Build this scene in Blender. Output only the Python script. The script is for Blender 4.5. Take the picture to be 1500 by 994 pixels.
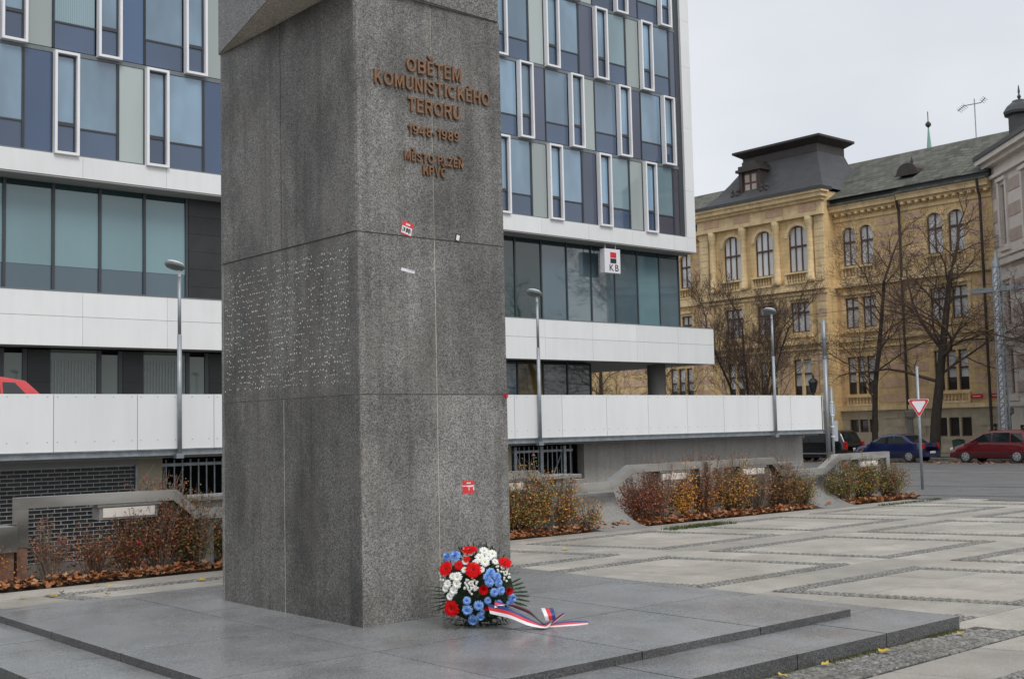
import bpy, math, random
from mathutils import Vector, Matrix
from math import sin, cos, pi, radians, sqrt, atan2
S = bpy.context.scene
C = S.collection
for o in list(bpy.data.objects): bpy.data.objects.remove(o)
rnd = random.Random(7)

# ------------------------------------------------------------ camera
cam_d = bpy.data.cameras.new('camera'); cam = bpy.data.objects.new('camera', cam_d); C.objects.link(cam)
cam_d.sensor_width = 36; cam_d.lens = 41.96; cam_d.clip_start = 0.1; cam_d.clip_end = 2000
yaw, pitch, roll = radians(40.9344), radians(4.2845), radians(-1.3073)
fw = Vector((sin(yaw)*cos(pitch), cos(yaw)*cos(pitch), sin(pitch)))
rt = Vector((cos(yaw), -sin(yaw), 0)); up = rt.cross(fw)
rt, up = cos(roll)*rt + sin(roll)*up, -sin(roll)*rt + cos(roll)*up
cam.matrix_world = Matrix(((rt.x, up.x, -fw.x, 0), (rt.y, up.y, -fw.y, 0), (rt.z, up.z, -fw.z, 1.65), (0, 0, 0, 1)))
S.camera = cam
S.render.resolution_x = 1024; S.render.resolution_y = 678

# ------------------------------------------------------------ world: overcast sky, one soft sun
W = bpy.data.worlds.new('World'); S.world = W; W.use_nodes = True
nt = W.node_tree; nt.nodes.clear()
wo = nt.nodes.new('ShaderNodeOutputWorld'); mx = nt.nodes.new('ShaderNodeMixShader')
b1 = nt.nodes.new('ShaderNodeBackground'); b2 = nt.nodes.new('ShaderNodeBackground')
sk = nt.nodes.new('ShaderNodeTexSky'); sk.sky_type = 'NISHITA'; sk.sun_disc = False
SUN_EL, SUN_AZ = radians(48), radians(198)       # azimuth measured from +Y towards +X
sk.sun_elevation = SUN_EL; sk.sun_rotation = SUN_AZ
b1.inputs['Strength'].default_value = 0.1
nt.links.new(sk.outputs[0], b1.inputs[0])
tc = nt.nodes.new('ShaderNodeTexCoord'); mp = nt.nodes.new('ShaderNodeMapping'); mp.inputs['Scale'].default_value = (1, 1, 2.5)
nz = nt.nodes.new('ShaderNodeTexNoise'); nz.inputs['Scale'].default_value = 1.7; nz.inputs['Detail'].default_value = 5
rp = nt.nodes.new('ShaderNodeValToRGB')
rp.color_ramp.elements[0].position = .3; rp.color_ramp.elements[0].color = (.60, .625, .67, 1)
rp.color_ramp.elements[1].position = .7; rp.color_ramp.elements[1].color = (.80, .81, .825, 1)
nt.links.new(tc.outputs['Generated'], mp.inputs[0]); nt.links.new(mp.outputs[0], nz.inputs['Vector'])
nt.links.new(nz.outputs[0], rp.inputs[0]); nt.links.new(rp.outputs[0], b2.inputs[0])
b2.inputs['Strength'].default_value = 1.12
mx.inputs[0].default_value = 0.93
nt.links.new(b1.outputs[0], mx.inputs[1]); nt.links.new(b2.outputs[0], mx.inputs[2]); nt.links.new(mx.outputs[0], wo.inputs[0])
sd = bpy.data.lights.new('sun', 'SUN'); sd.energy = 1.5; sd.angle = radians(24); sd.color = (1, .97, .93)
so = bpy.data.objects.new('sun', sd); C.objects.link(so)
sdir = Vector((sin(SUN_AZ)*cos(SUN_EL), cos(SUN_AZ)*cos(SUN_EL), sin(SUN_EL)))
so.rotation_euler = (-sdir).to_track_quat('-Z', 'Y').to_euler(); so.location = (0, -20, 40)
S.view_settings.view_transform = 'Standard'; S.view_settings.look = 'None'; S.view_settings.gamma = 1
S.view_settings.exposure = 0.13; S.view_settings.use_curve_mapping = False

# ------------------------------------------------------------ materials
MATS = {}
def newmat(name):
    m = bpy.data.materials.new(name); m.use_nodes = True; MATS[name] = m
    return m, m.node_tree, m.node_tree.nodes['Principled BSDF']
def N(t, k, **kw):
    n = t.nodes.new(k)
    for a, b in kw.items():
        if a in n.inputs: n.inputs[a].default_value = b
        else: setattr(n, a, b)
    return n
def ramp(t, src, stops):
    r = t.nodes.new('ShaderNodeValToRGB'); e = r.color_ramp.elements
    while len(e) < len(stops): e.new(.5)
    for k, (p, c) in enumerate(stops):
        e[k].position = p; e[k].color = (c if len(c) == 4 else (*c, 1)) if not isinstance(c, (int, float)) else (c, c, c, 1)
    t.links.new(src, r.inputs[0]); return r.outputs[0]
def mixc(t, f, a, b, mode='MIX'):
    m = t.nodes.new('ShaderNodeMix'); m.data_type = 'RGBA'; m.blend_type = mode
    for i, v in ((0, f), (6, a), (7, b)):
        if hasattr(v, 'links'): t.links.new(v, m.inputs[i])
        else: m.inputs[i].default_value = v if i == 0 else (*v, 1)
    return m.outputs[2]
def pos(t, scale=None):
    g = t.nodes.new('ShaderNodeNewGeometry')
    if scale is None: return g.outputs['Position']
    m = t.nodes.new('ShaderNodeMapping'); m.inputs['Scale'].default_value = scale
    t.links.new(g.outputs['Position'], m.inputs[0]); return m.outputs[0]
def noise(t, vec, scale, detail=4, rough=.55):
    n = N(t, 'ShaderNodeTexNoise', Scale=scale, Detail=detail, Roughness=rough); t.links.new(vec, n.inputs['Vector']); return n.outputs[0]
def bump(t, bs, h, strength=.3, dist=.01):
    b = N(t, 'ShaderNodeBump', Strength=strength, Distance=dist); t.links.new(h, b.inputs['Height']); t.links.new(b.outputs[0], bs.inputs['Normal'])
def plain(name, col, rough=.6, metal=0., var=.12, nscale=6., spec=.5, objvar=0., coat=0., bmp=0., trans=0.):
    """even paint / cloth / metal with soft uneven wear"""
    m, t, b = newmat(name)
    n = noise(t, pos(t), nscale, 5)
    lo = tuple(c*(1-var) for c in col); hi = tuple(min(1, c*(1+var)) for c in col)
    c = ramp(t, n, [(.3, lo), (.7, hi)])
    if objvar:
        oi = t.nodes.new('ShaderNodeObjectInfo')
        c = mixc(t, 1., c, ramp(t, oi.outputs['Random'], [(0., 1-objvar), (1., 1.0)]), 'MULTIPLY')
    t.links.new(c, b.inputs['Base Color'])
    b.inputs['Roughness'].default_value = rough; b.inputs['Metallic'].default_value = metal
    b.inputs['Specular IOR Level'].default_value = spec; b.inputs['Coat Weight'].default_value = coat
    if trans: b.inputs['Transmission Weight'].default_value = trans
    if bmp: bump(t, b, n, bmp, .01)
    return m
def granite(name, dark, mid, light, scale, rough, streak=0., objvar=.12, patch=.25, tint=None, bmp=.12, damp=None):
    m, t, b = newmat(name); p = pos(t)
    v = N(t, 'ShaderNodeTexVoronoi', Scale=scale); t.links.new(p, v.inputs['Vector'])
    sep = t.nodes.new('ShaderNodeSeparateColor'); t.links.new(v.outputs['Color'], sep.inputs[0])
    n1 = noise(t, p, scale*.55, 3, .7)
    a = N(t, 'ShaderNodeMath', operation='ADD'); t.links.new(sep.outputs[0], a.inputs[0]); t.links.new(n1, a.inputs[1])
    h = N(t, 'ShaderNodeMath', operation='MULTIPLY'); t.links.new(a.outputs[0], h.inputs[0]); h.inputs[1].default_value = .5
    c = ramp(t, h.outputs[0], [(.22, dark), (.5, mid), (.78, light)])
    big = noise(t, p, 1.1, 5, .6)
    c = mixc(t, 1., c, ramp(t, big, [(.35, 1-patch), (.65, 1.0)]), 'MULTIPLY')
    if streak:
        s = noise(t, pos(t, (3.4, 3.4, .10)), 2.0, 5, .6)
        c = mixc(t, 1., c, ramp(t, s, [(.34, 1-streak), (.50, 1.0)]), 'MULTIPLY')
    if damp:     # dark damp blotches and soot, with edges of their own
        dn = noise(t, pos(t, (1.5, 1.5, .8)), 1.2, 7, .62)
        c = mixc(t, 1., c, ramp(t, dn, [(damp[0], 1-damp[2]), (damp[1], 1.0)]), 'MULTIPLY')
        wn = noise(t, pos(t, (1., 1., .5)), 2.3, 4, .5)
        c = mixc(t, ramp(t, wn, [(.5, 0.), (.75, .35)]), c, (.17, .145, .115))
    oi = t.nodes.new('ShaderNodeObjectInfo')
    c = mixc(t, 1., c, ramp(t, oi.outputs['Random'], [(0., 1-objvar), (1., 1.0)]), 'MULTIPLY')
    if tint:
        w = noise(t, p, .9, 3, .5)
        c = mixc(t, ramp(t, w, [(.5, 0.), (.72, .45)]), c, tint)
    t.links.new(c, b.inputs['Base Color'])
    r = ramp(t, big, [(.3, max(.02, rough-.07)), (.7, rough+.07)]); t.links.new(r, b.inputs['Roughness'])
    bump(t, b, h.outputs[0], bmp, .004)
    return m
def plaster(name, col):
    m, t, b = newmat(name); p = pos(t); sx = t.nodes.new('ShaderNodeSeparateXYZ'); cx = t.nodes.new('ShaderNodeCombineXYZ')
    t.links.new(p, sx.inputs[0]); t.links.new(sx.outputs[1], cx.inputs[0]); t.links.new(sx.outputs[2], cx.inputs[1])
    w = N(t, 'ShaderNodeTexBrick', Scale=1.0); w.inputs['Brick Width'].default_value = .85; w.inputs['Row Height'].default_value = .29; w.inputs['Mortar Size'].default_value = .02
    w.inputs['Color1'].default_value = (1, 1, 1, 1); w.inputs['Color2'].default_value = (.93, .92, .90, 1); w.inputs['Mortar'].default_value = (.86, .83, .80, 1); t.links.new(cx.outputs[0], w.inputs['Vector'])
    c = ramp(t, noise(t, p, 1.1, 6, .65), [(.3, tuple(x*.78 for x in col)), (.68, tuple(min(1, x*1.08) for x in col))])
    c = mixc(t, 1., c, w.outputs[0], 'MULTIPLY')
    c = mixc(t, 1., c, ramp(t, noise(t, pos(t, (1.6, 1.6, .2)), 1.2, 6, .65), [(.36, .80), (.56, 1.0)]), 'MULTIPLY')
    t.links.new(c, b.inputs['Base Color']); b.inputs['Roughness'].default_value = .85; bump(t, b, w.outputs['Fac'], .25, .02)
    return m
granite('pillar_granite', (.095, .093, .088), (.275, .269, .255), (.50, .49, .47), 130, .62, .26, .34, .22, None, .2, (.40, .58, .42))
granite('pillar_granite_soiled_shaded', (.052, .051, .048), (.155, .151, .142), (.34, .33, .31), 130, .6, .34, .30, .28, None, .2, (.40, .58, .52))  # left-face copy: real stains, plus shade painted in as darker base tones
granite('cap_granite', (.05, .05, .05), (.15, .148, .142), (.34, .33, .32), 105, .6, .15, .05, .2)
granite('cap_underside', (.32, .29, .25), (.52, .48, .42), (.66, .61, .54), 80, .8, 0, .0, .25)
granite('polished_granite', (.15, .153, .157), (.268, .273, .279), (.40, .41, .42), 150, .28, 0, .14, .18, None, .02, (.38, .55, .20))
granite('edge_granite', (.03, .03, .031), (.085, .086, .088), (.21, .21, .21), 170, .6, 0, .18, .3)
granite('paving_stone', (.375, .348, .30), (.47, .44, .388), (.56, .53, .48), 130, .62, 0, .24, .26, (.30, .265, .215), .1, (.36, .48, .13))
granite('cobble_granite', (.10, .098, .092), (.215, .208, .192), (.36, .35, .33), 60, .7, 0, .30, .25, (.16, .16, .10))
granite('concrete', (.215, .208, .195), (.248, .24, .226), (.29, .28, .265), 80, .75, .16, .08, .14, (.26, .245, .215))
granite('asphalt', (.08, .08, .081), (.145, .145, .146), (.22, .22, .22), 60, .85, 0, 0, .28, (.13, .13, .13))
granite('grey_render', (.36, .338, .312), (.40, .378, .35), (.44, .418, .39), 30, .85, .12, .05, .15)
plain('joint_dark', (.075, .071, .064), .95, var=.4, nscale=9)
plain('mortar', (.45, .45, .44), .9, var=.15)
plain('joint_mortar_pale', (.50, .47, .42), .9, var=.35, nscale=14)
plain('bronze_letter', (.225, .125, .07), .45, .35, var=.25, nscale=30)
plain('peg_white', (.55, .55, .52), .8, var=.35, nscale=5)
m, t, b = newmat('white_panel')      # coated panels with faint run-off streaks
c = ramp(t, noise(t, pos(t), .7, 5), [(.3, (.77, .78, .78)), (.7, (.81, .82, .82))])
c = mixc(t, 1., c, ramp(t, noise(t, pos(t, (2.2, 2.2, .25)), 1.5, 6, .65), [(.32, .955), (.58, 1.0)]), 'MULTIPLY')
oi = t.nodes.new('ShaderNodeObjectInfo'); c = mixc(t, 1., c, ramp(t, oi.outputs['Random'], [(0., .94), (1., 1.0)]), 'MULTIPLY')
t.links.new(c, b.inputs['Base Color']); b.inputs['Roughness'].default_value = .42
plain('white_alu', (.80, .80, .82), .35, var=.03, nscale=1)
plain('dark_alu', (.045, .052, .06), .4, var=.1)
plain('grey_alu', (.15, .17, .18), .4, var=.1)
plain('soffit', (.30, .30, .29), .7, var=.08, nscale=1)
plain('black_cladding', (.022, .024, .026), .42, var=.2, nscale=2, objvar=.3)
plain('galv_steel', (.30, .33, .35), .48, .7, var=.22, nscale=7)
plain('pole_steel', (.33, .36, .385), .5, .5, var=.15, nscale=5)
plain('beige_render', (.36, .325, .24), .85, var=.12, nscale=2)
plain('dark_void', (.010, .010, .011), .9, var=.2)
plain('red_sticker', (.66, .04, .045), .4, var=.1)
plain('white_sticker', (.75, .75, .76), .4, var=.06)
plain('black_print', (.02, .02, .025), .5)
plain('lilac_sticker', (.55, .53, .66), .4, var=.2, nscale=60)
plain('sign_white', (.74, .74, .78), .35, var=.02)
plain('sign_red', (.60, .025, .03), .4, var=.05)
plain('sign_back', (.42, .46, .49), .5, .3, var=.06)
plain('orange_plastic', (.75, .18, .02), .45, var=.1)
plain('green_plastic', (.03, .10, .075), .5, var=.15)
plain('wood_post', (.16, .085, .055), .7, var=.45, nscale=14, bmp=.4)
plain('soil', (.055, .042, .032), .95, var=.4, nscale=8)
plaster('ochre', (.82, .60, .31))
plaster('ochre_trim', (.88, .69, .41))
plain('pink_brick', (.62, .42, .29), .88, var=.16, nscale=3)
plain('plinth_stone', (.54, .47, .355), .88, var=.16, nscale=2, objvar=.22)
plain('pale_render', (.68, .63, .58), .85, var=.1, nscale=1.5)
plain('pale_pink', (.46, .37, .33), .85, var=.12, nscale=2)
plain('window_brown', (.10, .055, .038), .6, var=.2)
plain('roof_dark', (.045, .048, .052), .5, var=.2, nscale=2)
plain('roof_brown', (.040, .032, .029), .6, var=.25, nscale=3)
plain('copper_green', (.20, .36, .31), .7, var=.12)
plain('iron_black', (.02, .02, .022), .5, var=.2)
plain('bark', (.045, .036, .028), .9, var=.3, nscale=5, bmp=.4)
plain('twig', (.095, .062, .046), .9, var=.25, nscale=3)
plain('tyre', (.015, .015, .016), .8)
plain('rim_silver', (.48, .49, .5), .35, .7)
plain('car_glass', (.012, .016, .018), .05, var=.1, spec=.9)
plain('car_black', (.008, .009, .011), .22, var=.05, coat=.6)
plain('car_blue', (.011, .018, .075), .2, var=.05, coat=.7)
plain('car_red', (.12, .006, .010), .2, var=.05, coat=.7)
plain('car_bright_red', (.55, .035, .04), .25, var=.05, coat=.6)
plain('car_trim', (.02, .02, .022), .6)
plain('lamp_red', (.45, .015, .015), .2)
plain('lamp_clear', (.6, .6, .6), .1)
plain('plate', (.7, .7, .68), .5)
plain('skin', (.42, .26, .19), .6)
plain('cloth_dark', (.018, .02, .03), .9, var=.3)
plain('hair_dark', (.02, .015, .012), .7)
plain('grass', (.055, .085, .022), .8, var=.35, nscale=10)
plain('moss', (.085, .095, .022), .9, var=.4, nscale=20)
for nm, c in dict(leaf_rust=(.38, .14, .05), leaf_orange=(.66, .29, .06), leaf_olive=(.19, .18, .055), leaf_green=(.095, .13, .04), leaf_red=(.25, .055, .036), leaf_yellow=(.50, .36, .045), leaf_brown=(.31, .135, .058), leaf_tan=(.44, .25, .13),
                  rose_pink=(.62, .27, .26), rose_crimson=(.5, .015, .06), stem_brown=(.12, .07, .045), stem_grey=(.19, .155, .125), fir_green=(.018, .040, .014), fern_green=(.035, .075, .03)).items():
    plain(nm, c, .7, var=.28, nscale=22, objvar=.15)
plain('petal_red', (.60, .006, .008), .8, var=.22, nscale=40, spec=.12)
plain('petal_white', (.80, .80, .77), .6, var=.06, nscale=30)
plain('petal_blue', (.29, .49, .97), .8, var=.22, nscale=35, spec=.15)
plain('disc_dark', (.07, .004, .006), .8)
plain('disc_yellow', (.42, .44, .12), .8)
plain('ribbon_white', (.78, .77, .79), .38, var=.04)
plain('ribbon_red', (.66, .035, .045), .38, var=.06)
plain('ribbon_blue', (.025, .055, .20), .38, var=.08)
# polished, cloudy steel of the rail covers
m, t, b = newmat('rail_steel'); n = noise(t, pos(t, (.5, .5, 1.6)), 1.6, 3, .45)
t.links.new(ramp(t, n, [(.3, (.25, .24, .225)), (.5, (.38, .36, .33)), (.7, (.52, .50, .47))]), b.inputs['Base Color'])
b.inputs['Metallic'].default_value = .85; t.links.new(ramp(t, n, [(.35, .24), (.65, .42)]), b.inputs['Roughness'])
# slate roofs: diamond courses as fine relief
m, t, b = newmat('slate'); p = pos(t, (1, 1, 1))
w = N(t, 'ShaderNodeTexBrick', Scale=1.0); w.offset = .5
w.inputs['Brick Width'].default_value = .5; w.inputs['Row Height'].default_value = .24; w.inputs['Mortar Size'].default_value = .014
w.inputs['Color1'].default_value = (.15, .152, .128, 1); w.inputs['Color2'].default_value = (.075, .078, .070, 1); w.inputs['Mortar'].default_value = (.03, .032, .03, 1)
sx = t.nodes.new('ShaderNodeSeparateXYZ'); cx = t.nodes.new('ShaderNodeCombineXYZ')
t.links.new(p, sx.inputs[0]); t.links.new(sx.outputs[1], cx.inputs[0]); t.links.new(sx.outputs[2], cx.inputs[1]); t.links.new(cx.outputs[0], w.inputs['Vector'])
c = mixc(t, ramp(t, noise(t, pos(t), .9, 5, .65), [(.45, 0.), (.68, .75)]), w.outputs[0], (.13, .132, .112))
t.links.new(c, b.inputs['Base Color']); b.inputs['Roughness'].default_value = .8; b.inputs['Specular IOR Level'].default_value = .2; bump(t, b, w.outputs['Fac'], .3, .02)
# clinker bricks
m, t, b = newmat('black_brick'); oi = t.nodes.new('ShaderNodeObjectInfo')
t.links.new(ramp(t, oi.outputs['Random'], [(0., (.005, .007, .009)), (.6, (.010, .011, .012)), (1., (.022, .018, .015))]), b.inputs['Base Color']); b.inputs['Roughness'].default_value = .38
# facade glass: tinted panes with what stands right behind them, mirror-smooth
def glass(name, col, ior=1.7, var=.12, curtain=0, rough=.03, sc=.35):
    m, t, b = newmat(name)
    n = noise(t, pos(t, (1, 1, .45)), sc, 3, .5)
    c = ramp(t, n, [(.35, tuple(x*(1-var) for x in col)), (.65, tuple(min(1, x*(1+var)) for x in col))])
    if curtain:
        w = N(t, 'ShaderNodeTexWave', Scale=curtain, Distortion=.5); t.links.new(pos(t, (1, 1, .02)), w.inputs['Vector'])
        c = mixc(t, 1., c, ramp(t, w.outputs[1], [(.2, .72), (.8, 1.0)]), 'MULTIPLY')
    oi = t.nodes.new('ShaderNodeObjectInfo')
    c = mixc(t, 1., c, ramp(t, oi.outputs['Random'], [(0., .72), (1., 1.0)]), 'MULTIPLY')
    t.links.new(c, b.inputs['Base Color']); b.inputs['Roughness'].default_value = rough; b.inputs['IOR'].default_value = ior
    return m
glass('glass_upper', (.225, .35, .47), 1.9, .30, sc=.5)
glass('glass_lower', (.062, .100, .175), 1.75)
glass('glass_curtain', (.27, .39, .44), 1.75, .1, 5)
glass('glass_dim', (.13, .20, .275), 1.9, .3)
glass('panel_blue', (.085, .140, .255), 1.6)
glass('panel_plum', (.108, .125, .180), 1.5)
glass('panel_pale', (.42, .48, .47), 1.5, .05)
glass('panel_grey', (.10, .095, .12), 1.5)
glass('glass_blind', (.20, .34, .375), 1.75, .06, 9)
glass('glass_blind_low', (.055, .105, .14), 1.9, .1)
glass('glass_teal', (.015, .045, .048), 1.8, .3)
glass('glass_mirror', (.10, .16, .19), 2.2, .15)
glass('glass_lattice', (.155, .20, .175), 1.6, .1, 16)
glass('glass_interior', (.018, .022, .022), 1.8, .5)
glass('glass_ochre', (.13, .095, .03), 1.6, .5, sc=1.2)
glass('museum_pane', (.84, .85, .87), 1.3, .08)
glass('museum_pane_dark', (.05, .045, .045), 1.5, .3)

# ------------------------------------------------------------ geometry helpers
class MB:
    def __init__(s): s.v = []; s.f = []; s.m = []
    def add(s, vs, fs, mi=0):
        o = len(s.v); s.v += [tuple(p) for p in vs]; s.f += [tuple(i+o for i in f) for f in fs]; s.m += [mi]*len(fs); return s
    def box(s, x0, x1, y0, y1, z0, z1, mi=0):
        return s.add([(x0,y0,z0),(x1,y0,z0),(x1,y1,z0),(x0,y1,z0),(x0,y0,z1),(x1,y0,z1),(x1,y1,z1),(x0,y1,z1)],
                     [(0,3,2,1),(4,5,6,7),(0,1,5,4),(1,2,6,5),(2,3,7,6),(3,0,4,7)], mi)
    def bbox(s, x0, x1, y0, y1, z0, z1, c=.01, mi=0):
        """box with a chamfer round its top"""
        return s.add([(x0,y0,z0),(x1,y0,z0),(x1,y1,z0),(x0,y1,z0),(x0,y0,z1-c),(x1,y0,z1-c),(x1,y1,z1-c),(x0,y1,z1-c),(x0+c,y0+c,z1),(x1-c,y0+c,z1),(x1-c,y1-c,z1),(x0+c,y1-c,z1)],
                     [(0,3,2,1),(0,1,5,4),(1,2,6,5),(2,3,7,6),(3,0,4,7),(4,5,9,8),(5,6,10,9),(6,7,11,10),(7,4,8,11),(8,9,10,11)], mi)
    def prism(s, poly, a, b, f, mi=0):
        """poly of (p,q) extruded between a and b; f(p,q,t) -> xyz"""
        n = len(poly)
        vs = [f(p, q, a) for p, q in poly] + [f(p, q, b) for p, q in poly]
        return s.add(vs, [tuple(range(n))[::-1], tuple(range(n, 2*n))] + [(i, (i+1) % n, n+(i+1) % n, n+i) for i in range(n)], mi)
    def tube(s, pts, rs, n=6, mi=0, cap=True):
        pts = [Vector(p) for p in pts]; base = len(s.v)
        if not hasattr(rs, '__len__'): rs = [rs]*len(pts)
        ref = Vector((0, 0, 1))
        for i, p in enumerate(pts):
            d = (pts[min(i+1, len(pts)-1)] - pts[max(i-1, 0)]).normalized()
            a = d.cross(ref if abs(d.z) < .95 else Vector((1, 0, 0))).normalized(); b2_ = d.cross(a)
            for k in range(n):
                an = 2*pi*k/n; s.v.append(tuple(p + (a*cos(an) + b2_*sin(an))*rs[i]))
        for i in range(len(pts)-1):
            for k in range(n):
                s.f.append((base+i*n+k, base+i*n+(k+1) % n, base+(i+1)*n+(k+1) % n, base+(i+1)*n+k)); s.m.append(mi)
        if cap and n > 3:
            s.f.append(tuple(base+k for k in range(n))[::-1]); s.m.append(mi)
            s.f.append(tuple(base+(len(pts)-1)*n+k for k in range(n))); s.m.append(mi)
        return s
    def lathe(s, prof, n=12, c=(0, 0, 0), f=None, mi=0):
        base = len(s.v); f = f or (lambda x, y, z: (x+c[0], y+c[1], z+c[2]))
        for r, z in prof:
            for k in range(n): s.v.append(f(r*cos(2*pi*k/n), r*sin(2*pi*k/n), z))
        for i in range(len(prof)-1):
            for k in range(n):
                s.f.append((base+i*n+k, base+i*n+(k+1) % n, base+(i+1)*n+(k+1) % n, base+(i+1)*n+k)); s.m.append(mi)
        s.f.append(tuple(base+k for k in range(n))[::-1]); s.m.append(mi)
        s.f.append(tuple(base+(len(prof)-1)*n+k for k in range(n))); s.m.append(mi)
        return s
    def mesh(s, name, mats, off=(0, 0, 0), smooth=False):
        me = bpy.data.meshes.new(name)
        me.from_pydata([(x-off[0], y-off[1], z-off[2]) for x, y, z in s.v] if off != (0, 0, 0) else s.v, [], s.f)
        for k in ([mats] if isinstance(mats, str) else mats): me.materials.append(MATS[k])
        me.polygons.foreach_set('material_index', s.m)
        if smooth: me.polygons.foreach_set('use_smooth', [True]*len(s.f))
        me.update(); return me
    def build(s, name, mats, parent=None, smooth=False, kind=None):
        off = (0, 0, 0)
        p = parent
        while p is not None: off = tuple(a+b for a, b in zip(off, p.location)); p = p.parent
        return link(name, s.mesh(name, mats, off, smooth), parent, kind)
def link(name, data, parent=None, kind=None, loc=None):
    o = bpy.data.objects.new(name, data); C.objects.link(o)
    if parent is not None: o.parent = parent
    if kind: o['kind'] = kind
    if loc: o.location = loc
    return o
def tag(o, label, cat, group=None):
    o['label'] = label; o['category'] = cat
    if group: o['group'] = group
    return o
def thing(name, label, cat, loc=(0, 0, 0), group=None):
    o = bpy.data.objects.new(name, None); C.objects.link(o); o.location = loc; o.empty_display_size = .2
    return tag(o, label, cat, group)
def child(name, me, parent, loc, rot=None, scale=None):
    """a piece sharing mesh data; loc is in the world, parents are unrotated"""
    o = bpy.data.objects.new(name, me); C.objects.link(o); o.parent = parent
    p = parent; off = Vector((0, 0, 0))
    while p is not None: off += p.location; p = p.parent
    o.location = Vector(loc) - off
    if rot: o.rotation_euler = rot
    if scale: o.scale = scale
    return o
def copy_tree(o, parent=None):
    c = o.copy(); C.objects.link(c); c.parent = parent
    for ch in o.children: copy_tree(ch, c)
    return c
def text_mesh(s, size, depth, bold=0.):
    cu = bpy.data.curves.new('txt', 'FONT'); cu.body = s; cu.size = size; cu.extrude = depth; cu.offset = bold; cu.resolution_u = 3
    o = bpy.data.objects.new('txt', cu); C.objects.link(o)
    bpy.context.view_layer.update()
    me = bpy.data.meshes.new_from_object(o.evaluated_get(bpy.context.evaluated_depsgraph_get()))
    bpy.data.objects.remove(o); return me
UNIT = {}
def unit_box(mat, ch=0.):
    k = (mat, ch)
    if k not in UNIT:
        UNIT[k] = (MB().bbox(-.5, .5, -.5, .5, -.5, .5, ch) if ch else MB().box(-.5, .5, -.5, .5, -.5, .5)).mesh('piece_'+mat, mat)
    return UNIT[k]
def piece(name, mat, parent, x0, x1, y0, y1, z0, z1, ch=0.):
    return child(name, unit_box(mat, ch), parent, ((x0+x1)/2, (y0+y1)/2, (z0+z1)/2), None, (x1-x0, y1-y0, z1-z0))

# ============================================================ THE SETTING
gb = MB().add([(-400, -400, -1.35), (900, -400, -1.35), (900, 900, -1.35), (-400, 900, -1.35)], [(0, 1, 2, 3)])
o = gb.build('ground', 'asphalt'); o['kind'] = 'structure'
# plaza bed (the dark joints between the stones), its stones are children
plaza = MB().box(-30, 23.45, -40, 13.6, -.5, -.014).build('plaza', 'joint_dark'); plaza['kind'] = 'structure'
# road falling gently away from the plaza, kerb, verge and pavement on its far side
XR = [23.45, 30, 38, 46, 54, 60.2]; ZR = [-.035, -.17, -.34, -.5, -.57, -.60]
rb = MB()
for i in range(5): rb.add([(XR[i], -60, ZR[i]), (XR[i+1], -60, ZR[i+1]), (XR[i+1], 160, ZR[i+1]), (XR[i], 160, ZR[i])], [(0, 1, 2, 3)])
road = rb.build('road', 'asphalt'); road['kind'] = 'structure'
plain('line_white', (.40, .41, .42), .8, var=.25, nscale=9)
ml = MB().add([(45.5, -60, -.484), (45.75, -60, -.489), (45.75, 160, -.489), (45.5, 160, -.484)], [(0, 1, 2, 3)]).build('lane_line', 'line_white', road)
plain('tar', (.03, .03, .032), .6)
tb = MB()
for (xa, ya, xb, yb) in ((24.6, 15.5, 27.5, 6), (29.5, 19, 33, 9)):
    za = -.035-.0206*(xa-23.45)+.004; zb_ = -.035-.0206*(xb-23.45)+.004
    tb.add([(xa, ya, za), (xa+.12, ya, za), (xb+.12, yb, zb_), (xb, yb, zb_)], [(0, 1, 2, 3)])
tb.build('tar_seam', 'tar', road)
kb = MB().bbox(60.0, 60.25, -60, 160, -.75, -.44, .02).build('kerb', 'concrete'); kb['kind'] = 'structure'
vb = MB().box(60.25, 62.6, -60, 160, -.8, -.45).build('grass_verge', 'grass'); vb['kind'] = 'structure'
pb = MB().box(62.6, 68.6, -60, 160, -.8, -.43).build('pavement', 'paving_stone'); pb['kind'] = 'structure'
bed = MB().box(-30, 23.3, 13.78, 16.2, -.6, .012).build('planting_bed', 'soil'); bed['kind'] = 'structure'
bk = MB()
kerb = bpy.data.objects.new('bed_kerb', None)
# edging strip between plaza and bed
lane = MB().add([(-40, 16.2, -.95), (23.4, 16.2, -.95), (23.4, 60, -.95), (-40, 60, -.95)], [(0, 1, 2, 3)]).build('service_lane', 'asphalt'); lane['kind'] = 'structure'

# ---- plaza stones: slanted fields edged with cobbles, plain strips between
SL = .30
def px(s, y): return s - SL*(y-10.3)
slabs = []
def par(s0, s1, y0, y1, nx, ny, flat=None):
    g = .008
    for i in range(nx):
        for j in range(ny):
            a0 = s0+(s1-s0)*i/nx+g; a1 = s0+(s1-s0)*(i+1)/nx-g; b0 = y0+(y1-y0)*j/ny+g; b1_ = y0+(y1-y0)*(j+1)/ny-g
            slabs.append([(px(a0, b0), b0), (px(a1, b0), b0), (px(a1, b1_), b1_), (px(a0, b1_), b1_)])
cobs = []       # (x, y, angle, size)
def cobband(x0, y0, x1, y1, w, rows, sp=.078):
    L = math.hypot(x1-x0, y1-y0); n = max(1, int(L/sp)); an = atan2(y1-y0, x1-x0)
    ux, uy = (x1-x0)/L, (y1-y0)/L; nx_, ny_ = -uy, ux
    for r in range(rows):
        q = (r+.5)/rows*w
        for k in range(n):
            tt = (k+.5+.5*(r % 2))/n*L + rnd.uniform(-.008, .008)
            if tt > L: continue
            cobs.append((x0+ux*tt+nx_*q, y0+uy*tt+ny_*q, an+rnd.uniform(-.12, .12), rnd.uniform(.85, 1.05)*min(sp, w/rows)))
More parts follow.
